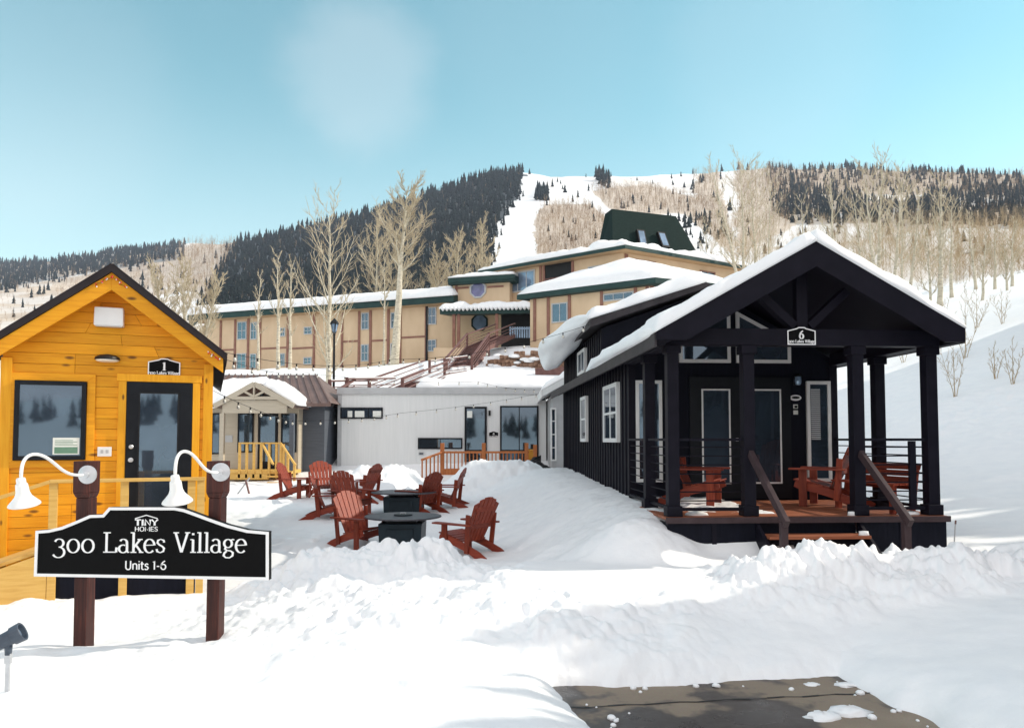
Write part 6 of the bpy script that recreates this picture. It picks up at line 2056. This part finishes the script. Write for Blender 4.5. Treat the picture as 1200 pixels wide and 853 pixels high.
# bright white cloud added overhead and behind, out of view, to lift the shade
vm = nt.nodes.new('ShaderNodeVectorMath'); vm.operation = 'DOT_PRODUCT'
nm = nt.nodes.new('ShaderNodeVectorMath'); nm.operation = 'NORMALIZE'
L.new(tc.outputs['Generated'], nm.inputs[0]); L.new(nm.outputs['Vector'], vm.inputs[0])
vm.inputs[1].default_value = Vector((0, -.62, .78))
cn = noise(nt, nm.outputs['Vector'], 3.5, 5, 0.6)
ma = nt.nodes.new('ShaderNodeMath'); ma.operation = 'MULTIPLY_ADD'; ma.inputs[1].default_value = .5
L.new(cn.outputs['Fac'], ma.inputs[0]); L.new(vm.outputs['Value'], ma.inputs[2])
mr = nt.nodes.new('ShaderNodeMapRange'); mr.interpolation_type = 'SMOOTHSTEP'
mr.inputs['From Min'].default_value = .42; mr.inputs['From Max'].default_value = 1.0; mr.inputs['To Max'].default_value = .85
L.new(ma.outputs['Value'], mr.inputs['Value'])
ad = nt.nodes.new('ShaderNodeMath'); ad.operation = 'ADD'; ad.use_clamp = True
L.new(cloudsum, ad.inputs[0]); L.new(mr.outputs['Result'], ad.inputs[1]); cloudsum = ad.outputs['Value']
# paler air towards the horizon
sx_ = nt.nodes.new('ShaderNodeSeparateXYZ'); L.new(nm.outputs['Vector'], sx_.inputs[0])
mr = nt.nodes.new('ShaderNodeMapRange'); mr.interpolation_type = 'SMOOTHSTEP'
mr.inputs['From Min'].default_value = .45; mr.inputs['From Max'].default_value = .10
mr.inputs['To Min'].default_value = 0; mr.inputs['To Max'].default_value = .34
L.new(sx_.outputs['Z'], mr.inputs['Value'])
ad = nt.nodes.new('ShaderNodeMath'); ad.operation = 'ADD'; ad.use_clamp = True
L.new(cloudsum, ad.inputs[0]); L.new(mr.outputs['Result'], ad.inputs[1]); cloudsum = ad.outputs['Value']
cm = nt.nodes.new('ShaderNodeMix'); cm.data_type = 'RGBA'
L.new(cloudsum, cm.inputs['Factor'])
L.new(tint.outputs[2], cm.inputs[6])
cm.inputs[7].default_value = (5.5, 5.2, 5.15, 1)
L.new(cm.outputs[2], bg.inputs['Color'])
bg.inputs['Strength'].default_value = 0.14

sd = bpy.data.lights.new('sun', 'SUN')
sd.energy = 2.6
sd.angle = R(0.5)
sd.color = (1.0, 0.91, 0.77)
so = bpy.data.objects.new('sun', sd)
COL.objects.link(so)
dirv = Vector((math.cos(R(SUN_EL)) * math.sin(R(SUN_AZ)), math.cos(R(SUN_EL)) * math.cos(R(SUN_AZ)), math.sin(R(SUN_EL))))
so.rotation_euler = (-dirv).to_track_quat('-Z', 'Y').to_euler()
so.location = (30, 10, 40)

sc.view_settings.view_transform = 'Standard'
sc.view_settings.look = 'None'
sc.view_settings.gamma = 1
sc.view_settings.use_curve_mapping = False
sc.view_settings.exposure = 0.86
sc.cycles.max_bounces = 8
sc.cycles.diffuse_bounces = 6
sc.cycles.glossy_bounces = 3
sc.cycles.use_denoising = True
